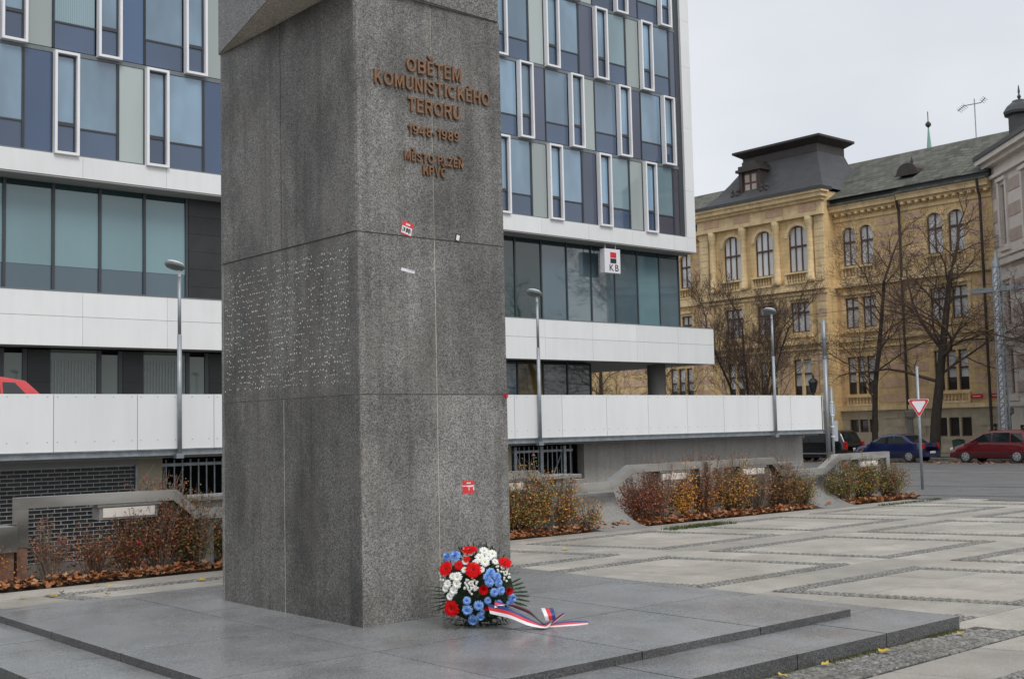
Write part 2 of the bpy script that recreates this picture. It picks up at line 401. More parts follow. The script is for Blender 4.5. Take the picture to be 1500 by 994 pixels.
rows = [(8.02, 10.30), (10.88, 13.00), (5.12, 7.38), (1.62, 3.86), (-1.3, 1.02)]
bw = .20
PLAT = (2.75, 8.84, 4.907, 11.5)      # platform footprint
def in_plat(x, y, m=0.): return PLAT[0]-m < x < PLAT[1]+m and PLAT[2]-m < y < PLAT[3]+m
def seen(x, y):
    a = math.degrees(atan2(x, y)); return 14 < a < 68 and y > 1.2 and x > .5
fields = []
for r, (y0, y1) in enumerate(rows):
    for k in range(-5, 5):
        s0 = 12.2+3.42*k; s1 = s0+2.62
        if r == 2 and k == -1: pass
        par(s0+bw, s1-bw, y0+bw, y1-bw, 3, 3)
        cx_ = px((s0+s1)/2, (y0+y1)/2)
        if cx_ > -1 and cx_ < 24 and cx_+(y0+y1) > 3:
            cobband(px(s0, y0), y0, px(s1, y0), y0, bw, 3); cobband(px(s0, y1-bw), y1-bw, px(s1, y1-bw), y1-bw, bw, 3)
            cobband(px(s0+bw, y0+bw), y0+bw, px(s0+bw, y1-bw), y1-bw, bw, 3); cobband(px(s1, y0+bw), y0+bw, px(s1, y1-bw), y1-bw, bw, 3)
        par(s1, s0+3.42, y0, y1, 1, 3)
for (y0, y1) in ((7.38, 8.02), (10.30, 10.88), (4.46, 5.12), (3.86, 4.46), (1.02, 1.62), (13.00, 13.6)):
    for k in range(-6, 6): par(12.2+3.42*k, 12.2+3.42*(k+1), y0, y1, 3, 1)
# cobbled strip along the front of the steps replaces slabs there
def clipslab(q):
    cx_ = sum(p[0] for p in q)/4; cy_ = sum(p[1] for p in q)/4
    if cx_ > 23.2 or cx_ < -6: return None
    if in_plat(cx_, cy_, -.25): return None
    q = [(min(x, 23.42), y) for x, y in q]
    return q
slabs = [q for q in (clipslab(q) for q in slabs) if q]
slabs.sort(key=lambda q: -(1e3 if seen(sum(p[0] for p in q)/4, sum(p[1] for p in q)/4) else 0) + math.hypot(sum(p[0] for p in q)/4, sum(p[1] for p in q)/4))
def slabmesh(b, q):
    zt = rnd.uniform(-.0015, .0015); c = .006
    cx_ = sum(p[0] for p in q)/4; cy_ = sum(p[1] for p in q)/4
    ins = [(x+(cx_-x)*c*2, y+(cy_-y)*c*2) for x, y in q]
    b.add([(x, y, -.02) for x, y in q]+[(x, y, zt-.003) for x, y in q]+[(x, y, zt) for x, y in ins],
          [(0, 1, 5, 4), (1, 2, 6, 5), (2, 3, 7, 6), (3, 0, 4, 7), (4, 5, 9, 8), (5, 6, 10, 9), (6, 7, 11, 10), (7, 4, 8, 11), (8, 9, 10, 11)])
far = MB()
for i, q in enumerate(slabs):
    if i < 300:
        b = MB(); slabmesh(b, q); b.build('paving_slab', 'paving_stone', plaza)
    else: slabmesh(far, q)
far.build('paving_slabs', 'paving_stone', plaza, kind='stuff')
cobme = MB().add([(-.5, -.5, -.3), (.5, -.5, -.3), (.5, .5, -.3), (-.5, .5, -.3), (-.46, -.44, .1), (.44, -.46, .1), (.46, .45, .1), (-.45, .46, .1), (-.28, -.26, .24), (.27, -.28, .24), (.28, .27, .24), (-.26, .28, .24)],
                 [(0, 1, 5, 4), (1, 2, 6, 5), (2, 3, 7, 6), (3, 0, 4, 7), (4, 5, 9, 8), (5, 6, 10, 9), (6, 7, 11, 10), (7, 4, 8, 11), (8, 9, 10, 11)])
cb = MB()
for x, y, a, s in cobs:
    if in_plat(x, y, .0) or x > 23.4: continue
    ca, sa = cos(a)*s, sin(a)*s
    cb.add([(x+vx*ca-vy*sa, y+vx*sa+vy*ca, -.003+vz*.05) for vx, vy, vz in cobme.v], cobme.f)
cb.build('cobbles', 'cobble_granite', plaza, kind='stuff')
# cobbled strip in front of the steps: bed cut over the slabs, stones one by one
MB().box(1.5, 9.06, 4.46, 4.90, -.05, .004).build('strip_bed', 'joint_dark', plaza)
cme = cobme.mesh('cobblestone', 'cobble_granite')
for j in range(5):
    x = 9.12-.05*j*1.2
    while x > 3.2:
        w = rnd.uniform(.085, .12)
        if sum(1 for _ in ()) or True:
            child('cobblestone', cme, plaza, (x-w/2, 4.50+j*.088+rnd.uniform(-.006, .006), .004), (0, 0, rnd.uniform(-.08, .08)), (w*.95, .083, .05))
        x -= w
        if x < 4.6: break

# ============================================================ MONUMENT
plat = thing('stepped_platform', 'low two step platform of polished grey granite slabs under the pillar', 'platform', (5.8, 8, 0))
XU = [3.41, 4.665, 5.88, 7.14, 8.30]; YU = [5.53, 6.85, 8.15, 9.47, 10.87]
MB().box(XU[0]+.03, XU[-1]-.03, YU[0]+.03, YU[-1]-.03, .0, .150).build('core', 'joint_dark', plat)
MB().box(2.78, 8.81, 4.94, 11.45, .0, .095).build('lower_core', 'joint_dark', plat)
g = .006
def stone(x0, x1, y0, y1, z0, z1, name='granite_slab'):
    b = MB(); z1 = z1+rnd.uniform(-.0008, .0008)
    c = .001
    b.bbox(x0+g, x1-g, y0+g, y1-g, z0, z1, c)
    o = b.build(name, ['polished_granite', 'edge_granite'], plat)
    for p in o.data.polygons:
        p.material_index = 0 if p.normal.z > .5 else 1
    return o
for i in range(4):
    for j in range(4):
        stone(XU[i], XU[i+1], YU[j], YU[j+1], .1105, .167)
# lower tier: the ring of slabs showing around the upper one
XL = [2.75, 3.41+.06, 4.55, 5.62, 6.72, 7.80, 8.84]
for i in range(1, 5): stone(XL[i], XL[i+1], 4.907, 5.60, 0, .109, 'step_slab')
stone(XL[5], XL[6], 4.907, 5.60, 0, .109, 'step_slab'); stone(2.75, XL[1], 4.907, 5.60, 0, .109, 'step_slab')
for k, (a, b_) in enumerate(((5.60, 6.9), (6.9, 8.2), (8.2, 9.5), (9.5, 11.5))):
    stone(2.75, XU[0]+.06, a, b_, 0, .109, 'step_slab'); stone(XU[-1]-.06, 8.84, a, b_, 0, .109, 'step_slab')
stone(XU[0]+.06, XU[-1]-.06, 10.80, 11.5, 0, .109, 'step_slab')

PX0, PX1, PY0, PY1 = 5.155, 6.668, 7.772, 10.02
pil = thing('granite_pillar', 'tall grey granite memorial pillar with bronze lettering and stickers', 'monument', ((PX0+PX1)/2, (PY0+PY1)/2, .167))
zj = [.168, 1.945, 3.221, 5.20]
MB().box(PX0+.0012, PX1-.004, PY0+.003, PY1-.004, .1685, 5.19).build('core', 'joint_mortar_pale', pil)
def cladding(x0, x1, y0, y1, z0, z1, mat='pillar_granite'):
    b = MB(); b.box(x0, x1, y0, y1, z0, z1); return b.build('granite_slab', mat, pil)
j = .0042
for r in range(3):
    z0, z1 = zj[r]+(j if r else 0), zj[r+1]-j
    out = .008 if r == 2 else 0.
    for (a, b_) in ((PX0, 5.92), (5.92, PX1)):
        cladding(a+(j if a > PX0 else .018), b_-(j if b_ < PX1 else 0), PY0-out*.3, PY0+.035, z0, z1)
        cladding(a+(j if a > PX0 else 0), b_-(j if b_ < PX1 else 0), PY1-.034, PY1, z0, z1)
    cols = ((PY0-j+.0005, PY1-.035),) if r == 1 else ((PY0-j+.0005, 8.91), (8.91, PY1-.035))
    for (a, b_) in cols:
        cladding(PX0-out, PX0+.015, a+j, b_-j, z0, z1, 'pillar_granite_soiled_shaded'); cladding(PX1-.015, PX1, max(a, PY0+.036)+j, b_-j, z0, z1)
for z in zj[1:3]: MB().box(PX0+.0006, PX1-.002, PY0+.002, PY1-.002, z-.0042, z+.0042).build('bed_joint', 'joint_dark', pil)
# upper block: turned a little and overhanging
b = MB()
fp = [(5.14, 10.03), (4.62, 7.70), (6.655, 7.762), (6.70, 10.0)]
b.add([(x, y, 5.205) for x, y in fp]+[(x, y, 8.4) for x, y in fp], [(0, 4, 5, 1), (1, 5, 6, 2), (2, 6, 7, 3), (3, 7, 4, 0), (4, 7, 6, 5)])
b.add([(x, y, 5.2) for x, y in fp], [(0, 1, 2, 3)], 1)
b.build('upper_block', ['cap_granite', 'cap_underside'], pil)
# bronze letters
def arc(cx, cy, rx, ry, a0, a1, n=10): return [(cx+rx*cos(radians(a0+(a1-a0)*i/n)), cy+ry*sin(radians(a0+(a1-a0)*i/n))) for i in range(n+1)]
CAR = ([(-.06, 1.38), (.17, 1.15), (.40, 1.38)], .13)
G = {'O': (.86, [arc(.43, .5, .34, .41, 0, 360, 22)]), 'T': (.68, [[(0, .91), (.68, .91)], [(.34, .88), (.34, 0)]]), 'E': (.60, [[(.1, 0), (.1, 1)], [(.15, .91), (.6, .91)], [(.15, .52), (.55, .52)], [(.15, .09), (.6, .09)]]),
     'B': (.72, [[(.1, 0), (.1, 1)], [(.15, .91), (.4, .91)]+arc(.41, .72, .19, .19, 90, -90)+[(.15, .53)], [(.15, .53), (.42, .53)]+arc(.43, .31, .2, .22, 90, -90)+[(.15, .09)]]), 'M': (.88, [[(.1, 0), (.1, 1)], [(.14, .97), (.44, .12), (.74, .97)], [(.78, 0), (.78, 1)]]),
     'K': (.72, [[(.1, 0), (.1, 1)], [(.15, .38), (.64, .98)], [(.32, .56), (.66, .02)]]), 'U': (.72, [[(.1, 1), (.1, .34)]+arc(.36, .34, .26, .25, 180, 360)+[(.62, .34), (.62, 1)]]), 'N': (.72, [[(.1, 0), (.1, 1)], [(.12, .96), (.60, .04)], [(.62, 0), (.62, 1)]]), 'I': (.2, [[(.1, 0), (.1, 1)]]),
     'S': (.68, [[(.60, .70), (.56, .83), (.46, .91), (.33, .92), (.19, .87), (.12, .75), (.17, .62), (.34, .54), (.52, .45), (.59, .30), (.54, .15), (.40, .08), (.27, .08), (.13, .16), (.08, .31)]]), 'C': (.80, [arc(.43, .5, .34, .41, 42, 318, 18)]), 'H': (.72, [[(.1, 0), (.1, 1)], [(.62, 0), (.62, 1)], [(.15, .52), (.57, .52)]]),
     'R': (.72, [[(.1, 0), (.1, 1)], [(.15, .91), (.42, .91)]+arc(.43, .70, .2, .21, 90, -90)+[(.15, .49)], [(.40, .47), (.63, .02)]]), 'P': (.68, [[(.1, 0), (.1, 1)], [(.15, .91), (.40, .91)]+arc(.41, .69, .2, .22, 90, -90)+[(.15, .47)]]), 'L': (.58, [[(.1, 0), (.1, 1)], [(.15, .09), (.58, .09)]]),
     'Z': (.66, [[(.06, .91), (.58, .91), (.08, .09), (.62, .09)]]), 'V': (.70, [[(.06, 1), (.35, .06), (.64, 1)]]), '1': (.42, [[(.32, 0), (.32, 1)], [(.04, .74), (.27, .80)]]), '9': (.68, [arc(.33, .68, .24, .24, 0, 360, 18), [(.57, .68), (.57, .45), (.50, .2), (.34, .08), (.18, .12), (.11, .24)]]), '4': (.72, [[(.50, 0), (.50, 1)], [(.46, .93), (.1, .30), (.7, .30)]]), '8': (.66, [arc(.33, .735, .20, .185, 0, 360, 16), arc(.33, .30, .24, .225, 0, 360, 18)]), '-': (.42, [[(.05, .40), (.37, .40)]])}
def stroke(b, pts, th, sx, sz, d, x0=0., z0=0.):
    closed = len(pts) > 8 and abs(pts[0][0]-pts[-1][0])+abs(pts[0][1]-pts[-1][1]) < .01
    n = len(pts); L_, R__ = [], []
    for i in range(n):
        if closed: p, q = pts[(i-1) % (n-1)], pts[(i+1) % (n-1)]
        else: p, q = pts[max(0, i-1)], pts[min(n-1, i+1)]
        c = pts[i]; d0 = Vector((c[0]-p[0], c[1]-p[1])); d1 = Vector((q[0]-c[0], q[1]-c[1]))
        d0 = d0.normalized() if d0.length > 1e-6 else d1.normalized(); d1 = d1.normalized() if d1.length > 1e-6 else d0
        m_ = Vector((-(d0.y+d1.y), d0.x+d1.x)); m_ = m_.normalized(); k = min(1.8, 1/max(.3, m_.dot(Vector((-d0.y, d0.x)))))
        L_.append((c[0]+m_.x*th/2*k, c[1]+m_.y*th/2*k)); R__.append((c[0]-m_.x*th/2*k, c[1]-m_.y*th/2*k))
    o = len(b.v)
    for lst, yy in ((L_, -d), (R__, -d), (L_, 0), (R__, 0)): b.v += [((x+x0)*sx, yy, (z+z0)*sz) for x, z in lst]
    for i in range(n-1):
        for f_ in ((o+i, o+n+i, o+n+i+1, o+i+1), (o+i, o+i+1, o+2*n+i+1, o+2*n+i), (o+n+i+1, o+n+i, o+3*n+i, o+3*n+i+1)): b.f.append(f_); b.m.append(0)
    for i in (0, n-1): b.f.append((o+i, o+n+i, o+3*n+i, o+2*n+i)); b.m.append(0)
ACC = {'Ě': ('E', 'v'), 'É': ('E', '/'), 'Ň': ('N', 'v'), 'Č': ('C', 'v')}
def glyph_line(txt, x0, x1, zb, zt, y):
    sp = .155; h = zt-zb; wd = sum(.30 if c == ' ' else G[ACC.get(c, (c,))[0]][0] for c in txt)+sp*(len(txt)-1); sx = (x1-x0)/wd; x = x0
    for c in txt:
        if c == ' ': x += (.30+sp)*sx; continue
        base_, acc = ACC.get(c, (c, None)); w, strokes = G[base_]; b = MB(); k = 0
        for st in strokes: stroke(b, st, .165, sx, h, .022+.0004*k); k += 1
        if acc == 'v': stroke(b, CAR[0], CAR[1], sx, h, .022, w/2-.17)
        if acc == '/': stroke(b, [(0, 1.12), (.16, 1.30)], .14, sx, h, .022, w/2-.06)
        child('letter', b.mesh('letter', 'bronze_letter'), pil, (x, y, zb)); x += (w+sp)*sx
yl = PY0-.003
glyph_line('OBĚTEM', 5.65, 6.22, 4.585, 4.705, yl); glyph_line('KOMUNISTICKÉHO', 5.33, 6.53, 4.43, 4.545, yl); glyph_line('TERORU', 5.66, 6.20, 4.255, 4.375, yl)
glyph_line('1948-1989', 5.655, 6.185, 4.065, 4.15, yl); glyph_line('MĚSTO PLZEŇ', 5.615, 6.22, 3.845, 3.92, yl); glyph_line('KPVČ', 5.80, 6.04, 3.745, 3.825, yl)
# stickers (flat, glued on)
def sticker(cx_, cz, w, h, rot, mats, rects, y):
    b = MB(); c, s = cos(rot), sin(rot)
    for (a0, a1, b0, b1_, mi, pr) in rects:
        b.add([(cx_+(a*w*c-q*h*s), y-.0006-.0006*pr, cz+(a*w*s+q*h*c)) for a, q in ((a0, b0), (a1, b0), (a1, b1_), (a0, b1_))], [(0, 1, 2, 3)], mi)
    return b.build('sticker', mats, pil)
ys = PY0-.0035
L_ = [(-.5, .5, -.5, .5, 0, 0), (-.46, .46, -.42, .12, 1, 1), (-.18, .22, .24, .36, 1, 1)]
for k, (a, wd_) in enumerate(((-.38, .05), (-.28, .09), (-.2, .04), (-.08, .05), (-.02, .12), (.12, .04), (.17, .1), (.3, .06))):
    L_.append((a, a+wd_, -.34+.05*(k % 3), .04-.04*(k % 2), 2, 2))
o = sticker(5.64, 3.285, .108, .112, radians(-14), ['red_sticker', 'white_sticker', 'black_print'], L_, ys); o['label'] = 'red and white sticker with black lettering, tilted'
o = sticker(6.16, 3.255, .055, .07, radians(-14), ['black_print', 'white_sticker'], [(-.5, .5, -.5, .5, 0, 0), (-.25, .35, -.3, .35, 1, 1)], ys); o['label'] = 'small black sticker with pale spot'
o = sticker(5.645, 2.943, .135, .024, radians(-8), ['white_sticker', 'lilac_sticker'], [(-.5, .5, -.5, .5, 0, 0), (-.05, .45, .0, .5, 1, 1)], PY0); o['label'] = 'narrow white strip sticker'
o = sticker(6.225, 1.18, .125, .105, 0, ['red_sticker', 'white_sticker'], [(-.5, .5, -.5, .5, 0, 0), (-.5, .5, .06, .13, 1, 1), (-.1, .5, -.0, .06, 1, 1), (.4, .5, -.25, .06, 1, 1), (.02, .08, -.26, .02, 1, 1), (-.15, .2, .27, .36, 1, 1)], PY0); o['label'] = 'red sticker with thin white print'
# pegs left by the lost inscription of the other face
b = MB(); r2 = random.Random(3)
for row in range(21):
    z = 3.10-row*.052; k = 0; y = 7.9
    while y < 9.95:
        run = r2.randint(2, 9)
        dens = .55 if (row in (3, 4) and y < 8.7) else .9
        for q in range(run):
            if r2.random() < dens*.8 and y < 9.95:
                zz = z+r2.choice((0, 0, 0, -.014))+r2.uniform(-.003, .003); h = r2.uniform(.003, .0075); w = r2.uniform(.002, .0042)
                b.box(PX0-.004, PX0+.002, y-w, y+w, zz-h, zz+h)
            y += r2.uniform(.020, .046)
        y += r2.uniform(.03, .10)
b.build('lettering_pegs', 'peg_white', pil, kind='stuff')

# ============================================================ WREATH
wr = thing('flower_wreath', 'round wreath of red, white and blue flowers with striped ribbon on granite', 'wreath', (6.05, 7.36, .167))
WC = Vector((6.10, 7.42, .46)); KR = Vector((.757, -.653, -.02)); KN = Vector((-.62, -.76, .16)).normalized(); KU = Vector((0, 0, 1)); PXM = .00555
def wp(cxp, cyp, ex=0.):
    """point of the dome, from measured offsets on the wreath's face"""
    a = ((600+cxp/5)-699); b_ = -((780+cyp/5)-866)
    q = max(0., 1-(a/60)**2-(b_/60)**2)
    return WC + KR*a*PXM + KU*b_*PXM + KN*(.21*sqrt(q)+ex-.02), (KR*a/60*.75+KU*b_/60*.75+KN*(.45+sqrt(q))).normalized()
def petals(b, n, r0, r1, w, lift0, lift1, mi, curl=0., tw=0.):
    for k in range(n):
        an = 2*pi*k/n+tw+rnd.uniform(-.08, .08); ca, sa = cos(an), sin(an); l = r1*rnd.uniform(.9, 1.05); ww = w*rnd.uniform(.85, 1.15)
        mid = (r0+l)*.55; zm = (lift0+lift1)*.5+curl
        P = lambda r, s, z: (r*ca-s*sa, r*sa+s*ca, z)
        b.add([P(r0, -ww*.4, lift0), P(r0, ww*.4, lift0), P(mid, ww, zm+.12*ww), P(mid, -ww, zm+.12*ww), P(l, ww*.45, lift1), P(l, -ww*.45, lift1)], [(0, 1, 2, 3), (3, 2, 4, 5)], mi)
def disc(b, r, z, mi, n=10): b.lathe([(r, z-.3*r), (r, z), (r*.6, z+r*.25)], n, mi=mi)
fm = {}
for v_ in range(2):
    b = MB(); petals(b, 26, .012, .066, .0075, .006, .012, 0, .004); petals(b, 22, .010, .052, .007, .010, .020, 0, .004, .1); petals(b, 16, .008, .034, .005, .014, .024, 0, .003); disc(b, .014, .014, 1); fm['gerbera%d' % v_] = b.mesh('gerbera', ['petal_red', 'disc_dark'])
    b = MB(); petals(b, 15, .008, .040, .0062, .004, .008, 0, .004); petals(b, 13, .007, .034, .0055, .008, .014, 0, .004, .2); disc(b, .0095, .009, 1); fm['daisy%d' % v_] = b.mesh('daisy', ['petal_white', 'disc_yellow'])
    b = MB()
    for q in range(5): petals(b, 18-2*q, .004, .040-.006*q, .0052, .003+.004*q, .004+.011*q, 0, .003, q*.2)
    fm['blue%d' % v_] = b.mesh('blue_chrysanthemum', ['petal_blue'])
b = MB()
petals(b, 30, .008, .036, .005, .002, .050, 0, .01); petals(b, 20, .006, .026, .005, .01, .055, 0, .01); petals(b, 14, .004, .015, .004, .02, .055, 0, .005); fm['bud'] = b.mesh('red_bud', ['petal_red'])
b = MB(); r2 = random.Random(5)
for q in range(11):
    x, y = r2.uniform(-.04, .04), r2.uniform(-.028, .028); z = r2.uniform(.0, .02)
    b.lathe([(.0015, z-.05), (.0015, z)], 4, (x, y, 0), mi=2); b.lathe([(.0075, z+.002), (.0095, z+.006), (.006, z+.009)], 7, (x, y, 0), mi=0); b.lathe([(.0035, z+.009), (.002, z+.0115)], 6, (x, y, 0), mi=1)
fm['spray'] = b.mesh('small_white_flowers', ['petal_white', 'disc_yellow', 'fern_green'])
def flower(kind, name, x, y, s=1., ex=0., tilt=None):
    p, n = wp(x, y, ex)
    if tilt: n = (n+Vector(tilt)).normalized()
    o = child(name, fm[kind], wr, p, None, (s, s, s)); q = n.to_track_quat('Z', 'Y'); o.rotation_euler = (q @ Matrix.Rotation(rnd.uniform(0, 6), 3, 'Z').to_quaternion()).to_euler()
for i, (x, y, s, tl) in enumerate(((435, 160, 1.05, (0, 0, .9)), (262, 290, 1., None), (357, 268, .62, None), (462, 303, 1.05, None), (690, 250, .95, (0, 0, .5)), (300, 575, 1.08, (0, 0, .1)), (415, 225, .5, (0, 0, .5)))):
    flower('gerbera%d' % (i % 2), 'red_gerbera', x, y, s, .03, tl)
for (x, y, s) in ((528, 445, 1.1), (705, 452, .9), (552, 570, .55)): flower('bud', 'red_gerbera', x, y, s, .015)
for i, (x, y, s) in enumerate(((280, 205, 1.15), (335, 200, 1.2), (265, 225, .8), (585, 322, 1.05), (560, 352, .9), (630, 350, .95), (575, 390, 1.), (640, 392, .9), (608, 462, .95), (655, 448, .95), (410, 520, .9), (412, 585, 1.15), (495, 555, 1.1), (452, 655, 1.2), (505, 632, .95), (735, 500, 1.), (718, 540, .85), (640, 540, .8), (560, 520, .8), (660, 560, .7), (520, 600, .6))):
    flower('blue%d' % (i % 2), 'blue_chrysanthemum', x, y, s, .02 + (0 if s > .8 else -.02))
for i, (x, y, s) in enumerate(((540, 162, 1.05), (600, 185, 1.1), (575, 205, .9), (510, 215, 1.1), (545, 245, 1.05), (405, 240, .8), (478, 250, .8), (395, 300, .7), (345, 352, 1.1), (310, 345, .8), (272, 400, .95), (255, 432, .8), (340, 402, 1.), (315, 447, .95), (285, 490, .8), (520, 300, .7), (620, 240, .7), (300, 470, .7))):
    flower('daisy%d' % (i % 2), 'white_daisy', x, y, s, .02)
for (x, y) in ((415, 180), (430, 418), (455, 440), (430, 385), (690, 300), (650, 285), (700, 350), (470, 405), (240, 345)): flower('spray', 'small_white_flowers', x, y, 1., .01)
# fir twigs filling the body and fringing the foot
b = MB(); r2 = random.Random(8)
for k in range(1500):
    th = r2.uniform(0, 2*pi); rr = sqrt(r2.random()); a = rr*cos(th)*62; e = rr*sin(th)*62
    q = sqrt(max(0, 1-rr*rr)); p = WC+KR*a*PXM+KU*e*PXM+KN*(.19*q*r2.uniform(.5, 1)-.05)
    d = (KR*cos(th)*rr*1.3+KU*(sin(th)*rr*1.3)+KN*(.3+.6*q)+Vector((r2.uniform(-.5, .5), r2.uniform(-.5, .5), r2.uniform(-.4, .4)))).normalized()
    if k > 1100:
        a = r2.uniform(-50, 40); p = WC+KR*a*PXM+KN*r2.uniform(0, .2); p.z = .175+r2.uniform(0, .10); d = (KN*1.2+KR*(a/50)+Vector((0, 0, r2.uniform(-.15, .25)))).normalized()
    l = r2.uniform(.03, .075); s = d.cross(Vector((0, 0, 1))).normalized()*r2.uniform(.0025, .006)
    e_ = p+d*l
    if e_.z < .172: e_.z = .172
    if p.z < .172: p.z = .172
    b.add([p-s, p+s, p+d*l*.5+s*1.2, e_, p+d*l*.5-s*1.2], [(0, 1, 2, 3, 4)], 0 if r2.random() < .75 else 1)
b.lathe([(.05, -.2), (.24, -.16), (.29, 0), (.22, .08), (.05, .12)], 14, f=lambda x, y, z: tuple(WC+KR*x+KU*(y*.95)+KN*(z*.7-.03)), mi=0)
b.build('fir_greenery', ['fir_green', 'fern_green'], wr)
for k in range(9):
    an = radians(38-11*k); p, _ = wp(742-6*abs(k-4), 400+20*k, -.05); b = MB(); L = .15-.008*abs(k-5)
    d = (KR*cos(an)+KU*sin(an)*.6+KN*.15).normalized(); w = KU*.009 if k < 7 else KN*.009
    b.add([p-w*.3, p+w*.3, p+d*L*.6+w, p+d*L+w*.6, p+d*L-w*.6, p+d*L*.6-w], [(0, 5, 2, 1), (5, 4, 3, 2)]); b.build('leaf', 'fern_green', wr)
for k in range(7):
    p, _ = wp(250, 430+22*k, -.1); an = radians(160+9*k); d = (KR*cos(an)+KU*sin(an)*.5).normalized(); w = KU*.006; b = MB()
    b.add([p-w, p+w, p+d*.13+w*.4, p+d*.13-w*.4], [(0, 1, 2, 3)]); b.build('leaf', 'fern_green', wr)
# tricolour ribbon: centre line with a width vector, three stripes
def ribbon(pts, name='ribbon'):
    b = MB(); fine = []
    for i in range(len(pts)-1):
        for q in range(6):
            t_ = q/6; fine.append(tuple(tuple(pts[i][k][j_]*(1-t_)+pts[i+1][k][j_]*t_ for j_ in range(3)) for k in range(2)))
    fine.append(pts[-1])
    for sm in range(3):
        fine = [fine[0]]+[tuple(tuple((fine[i-1][k][j_]+2*fine[i][k][j_]+fine[i+1][k][j_])/4 for j_ in range(3)) for k in range(2)) for i in range(1, len(fine)-1)]+[fine[-1]]
    base = 0; n = len(fine); o_ = len(b.v)
    for c, w in fine:
        for s_ in (-1, -.34, .34, 1): b.v.append(tuple(Vector(c)+Vector(w)*s_*.8))
    for i in range(n-1):
        for s_ in range(3): b.f.append((i*4+s_, i*4+s_+1, i*4+s_+5, i*4+s_+4)); b.m.append(s_)
    return b.build(name, ['ribbon_white', 'ribbon_red', 'ribbon_blue'], wr, smooth=True)
def gp(x, y, z): # point on the platform from a measured spot on the ribbon
    p, _ = wp(x, y); a = (600+x/5)-699
    base_ = Vector((5.98, 7.02, 0))+Vector((.757, -.653, 0))*((a-25)*PXM)
    return base_+Vector((.655, .755, 0))*max(0., (715-y)/5*.030-.02*0)*.45+Vector((0, 0, z))
T0 = .170
ribbon([((5.99, 7.16, .335), (.0, .02, .045)), ((6.06, 7.01, .315), (-.02, .03, .06)), ((6.16, 6.93, .255), (-.02, .035, .06)), ((6.27, 6.88, .205), (.0, .06, .028)), ((6.36, 6.90, .180), (.02, .065, .006)), ((6.44, 6.93, .20), (.02, .055, -.01)),
        ((6.47, 6.95, .235), (.045, -.012, -.02)), ((6.49, 6.99, .275), (.048, -.028, -.012)), ((6.45, 6.98, .312), (.048, -.034, .0)), ((6.40, 6.91, .305), (.046, -.036, .004)), ((6.385, 6.87, .265), (.044, -.034, .004)), ((6.40, 6.88, .225), (.04, -.03, .0))])
ribbon([((6.02, 7.12, .375), (.02, .02, .035)), ((6.14, 7.03, .36), (.03, .03, -.03)), ((6.27, 6.99, .30), (.035, .04, -.03)), ((6.36, 6.99, .225), (.03, .045, -.01)), ((6.42, 6.98, .178), (.02, .05, .0))])
ribbon([((6.42, 6.93, .178), (.03, .04, .012)), ((6.54, 6.88, .178), (.032, .042, .018)), ((6.62, 6.84, .180), (.03, .038, .018)), ((6.73, 6.79, .176), (.014, .018, .010))])
ribbon([((6.46, 6.93, .19), (-.012, -.01, .016)), ((6.52, 6.92, .225), (-.012, -.01, .018)), ((6.57, 6.90, .255), (-.008, -.006, .012))])
wr.location += Vector((-.265, -.235, 0)); wr.scale = (.93, .93, .93)
# the single red bloom left in the joint of the pillar
rf = thing('red_flower', 'tiny faded red flower stuck into a joint of the pillar', 'flower', (6.62, PY0-.02, 1.93))
b = MB(); petals(b, 12, .003, .026, .007, .002, .012, 0); petals(b, 9, .002, .018, .006, .008, .02, 0); me = b.mesh('bloom', ['rose_crimson'])
o = link('bloom', me, rf); o.rotation_euler = (radians(75), 0, 0); o.location = (0, -.012, 0)
MB().tube([(6.62, PY0-.03, 1.93), (6.65, PY0-.022, 1.955), (6.69, PY0-.012, 1.945)], .004, 5).build('stem', 'stem_brown', rf)
MB().add([(6.64, PY0-.03, 1.95), (6.655, PY0-.035, 1.975), (6.675, PY0-.02, 1.96)], [(0, 1, 2)]).build('leaf', 'leaf_olive', rf)

# ============================================================ RAILS, RAMPS AND BENCHES ALONG THE BED
YR0, YR1 = 13.92, 14.075
def rail_unit(x0, label):
    T = thing('bent_rail', label, 'railing', (x0, 14.1, 0), 'bent steel clad rails along the planting bed')
    X = lambda v: x0+v
    f = lambda p, q, t_: (X(p), t_, q)
    h = .125
    seg = [('top_rail', [(0, 1), (1.92, 1), (1.87, 1-h), (0, 1-h)]), ('slope', [(1.923, 1), (2.18, .745), (2.18, .62), (1.873, 1-h)]), ('low_rail', [(2.183, .745), (3.52, .745), (3.57, .62), (2.183, .62)]),
           ('slope', [(3.523, .745), (4.05, 1), (4.10, 1-h), (3.573, .62)]), ('top_rail', [(4.053, 1), (5.90, 1), (5.90, 1-h), (4.103, 1-h)])]
    for nm, poly in seg: MB().prism(poly, YR0, YR1, f).build(nm, 'rail_steel', T)
    for xa in (0, 5.77):
        MB().box(X(xa)+.001, X(xa)+.129, YR0+.002, YR1-.002, .44, .874).build('post_cover', 'rail_steel', T)
        MB().box(X(xa)+.008, X(xa)+.122, YR0+.012, YR1-.012, -.02, .439).build('wooden_post', 'wood_post', T)
    for xa in (.93, 4.75):
        q = MB().box(X(xa), X(xa)+.78, YR0+.01, YR0+.27, .84, .873).box(X(xa)+.03, X(xa)+.75, YR0+.03, YR0+.25, .69, .839).build('hung_box', 'concrete', T)
        MB().box(X(xa)+.07, X(xa)+.71, YR0+.018, YR0+.0299, .715, .825).build('box_front', 'pale_render', q)
    for xa, xb in ((2.22, 2.42),):
        MB().box(X(xa), X(xb), YR0+.02, YR1-.02, 0, .619).build('pier', 'concrete', T)
    return T
rail_unit(4.63, 'bent steel clad rail with wooden end posts before the black brick wall')
rail_unit(10.63, 'bent steel clad rail dipping beside the pillar before the barred gate')
rail_unit(16.63, 'bent steel clad rail at the street end of the bed before rose bushes')
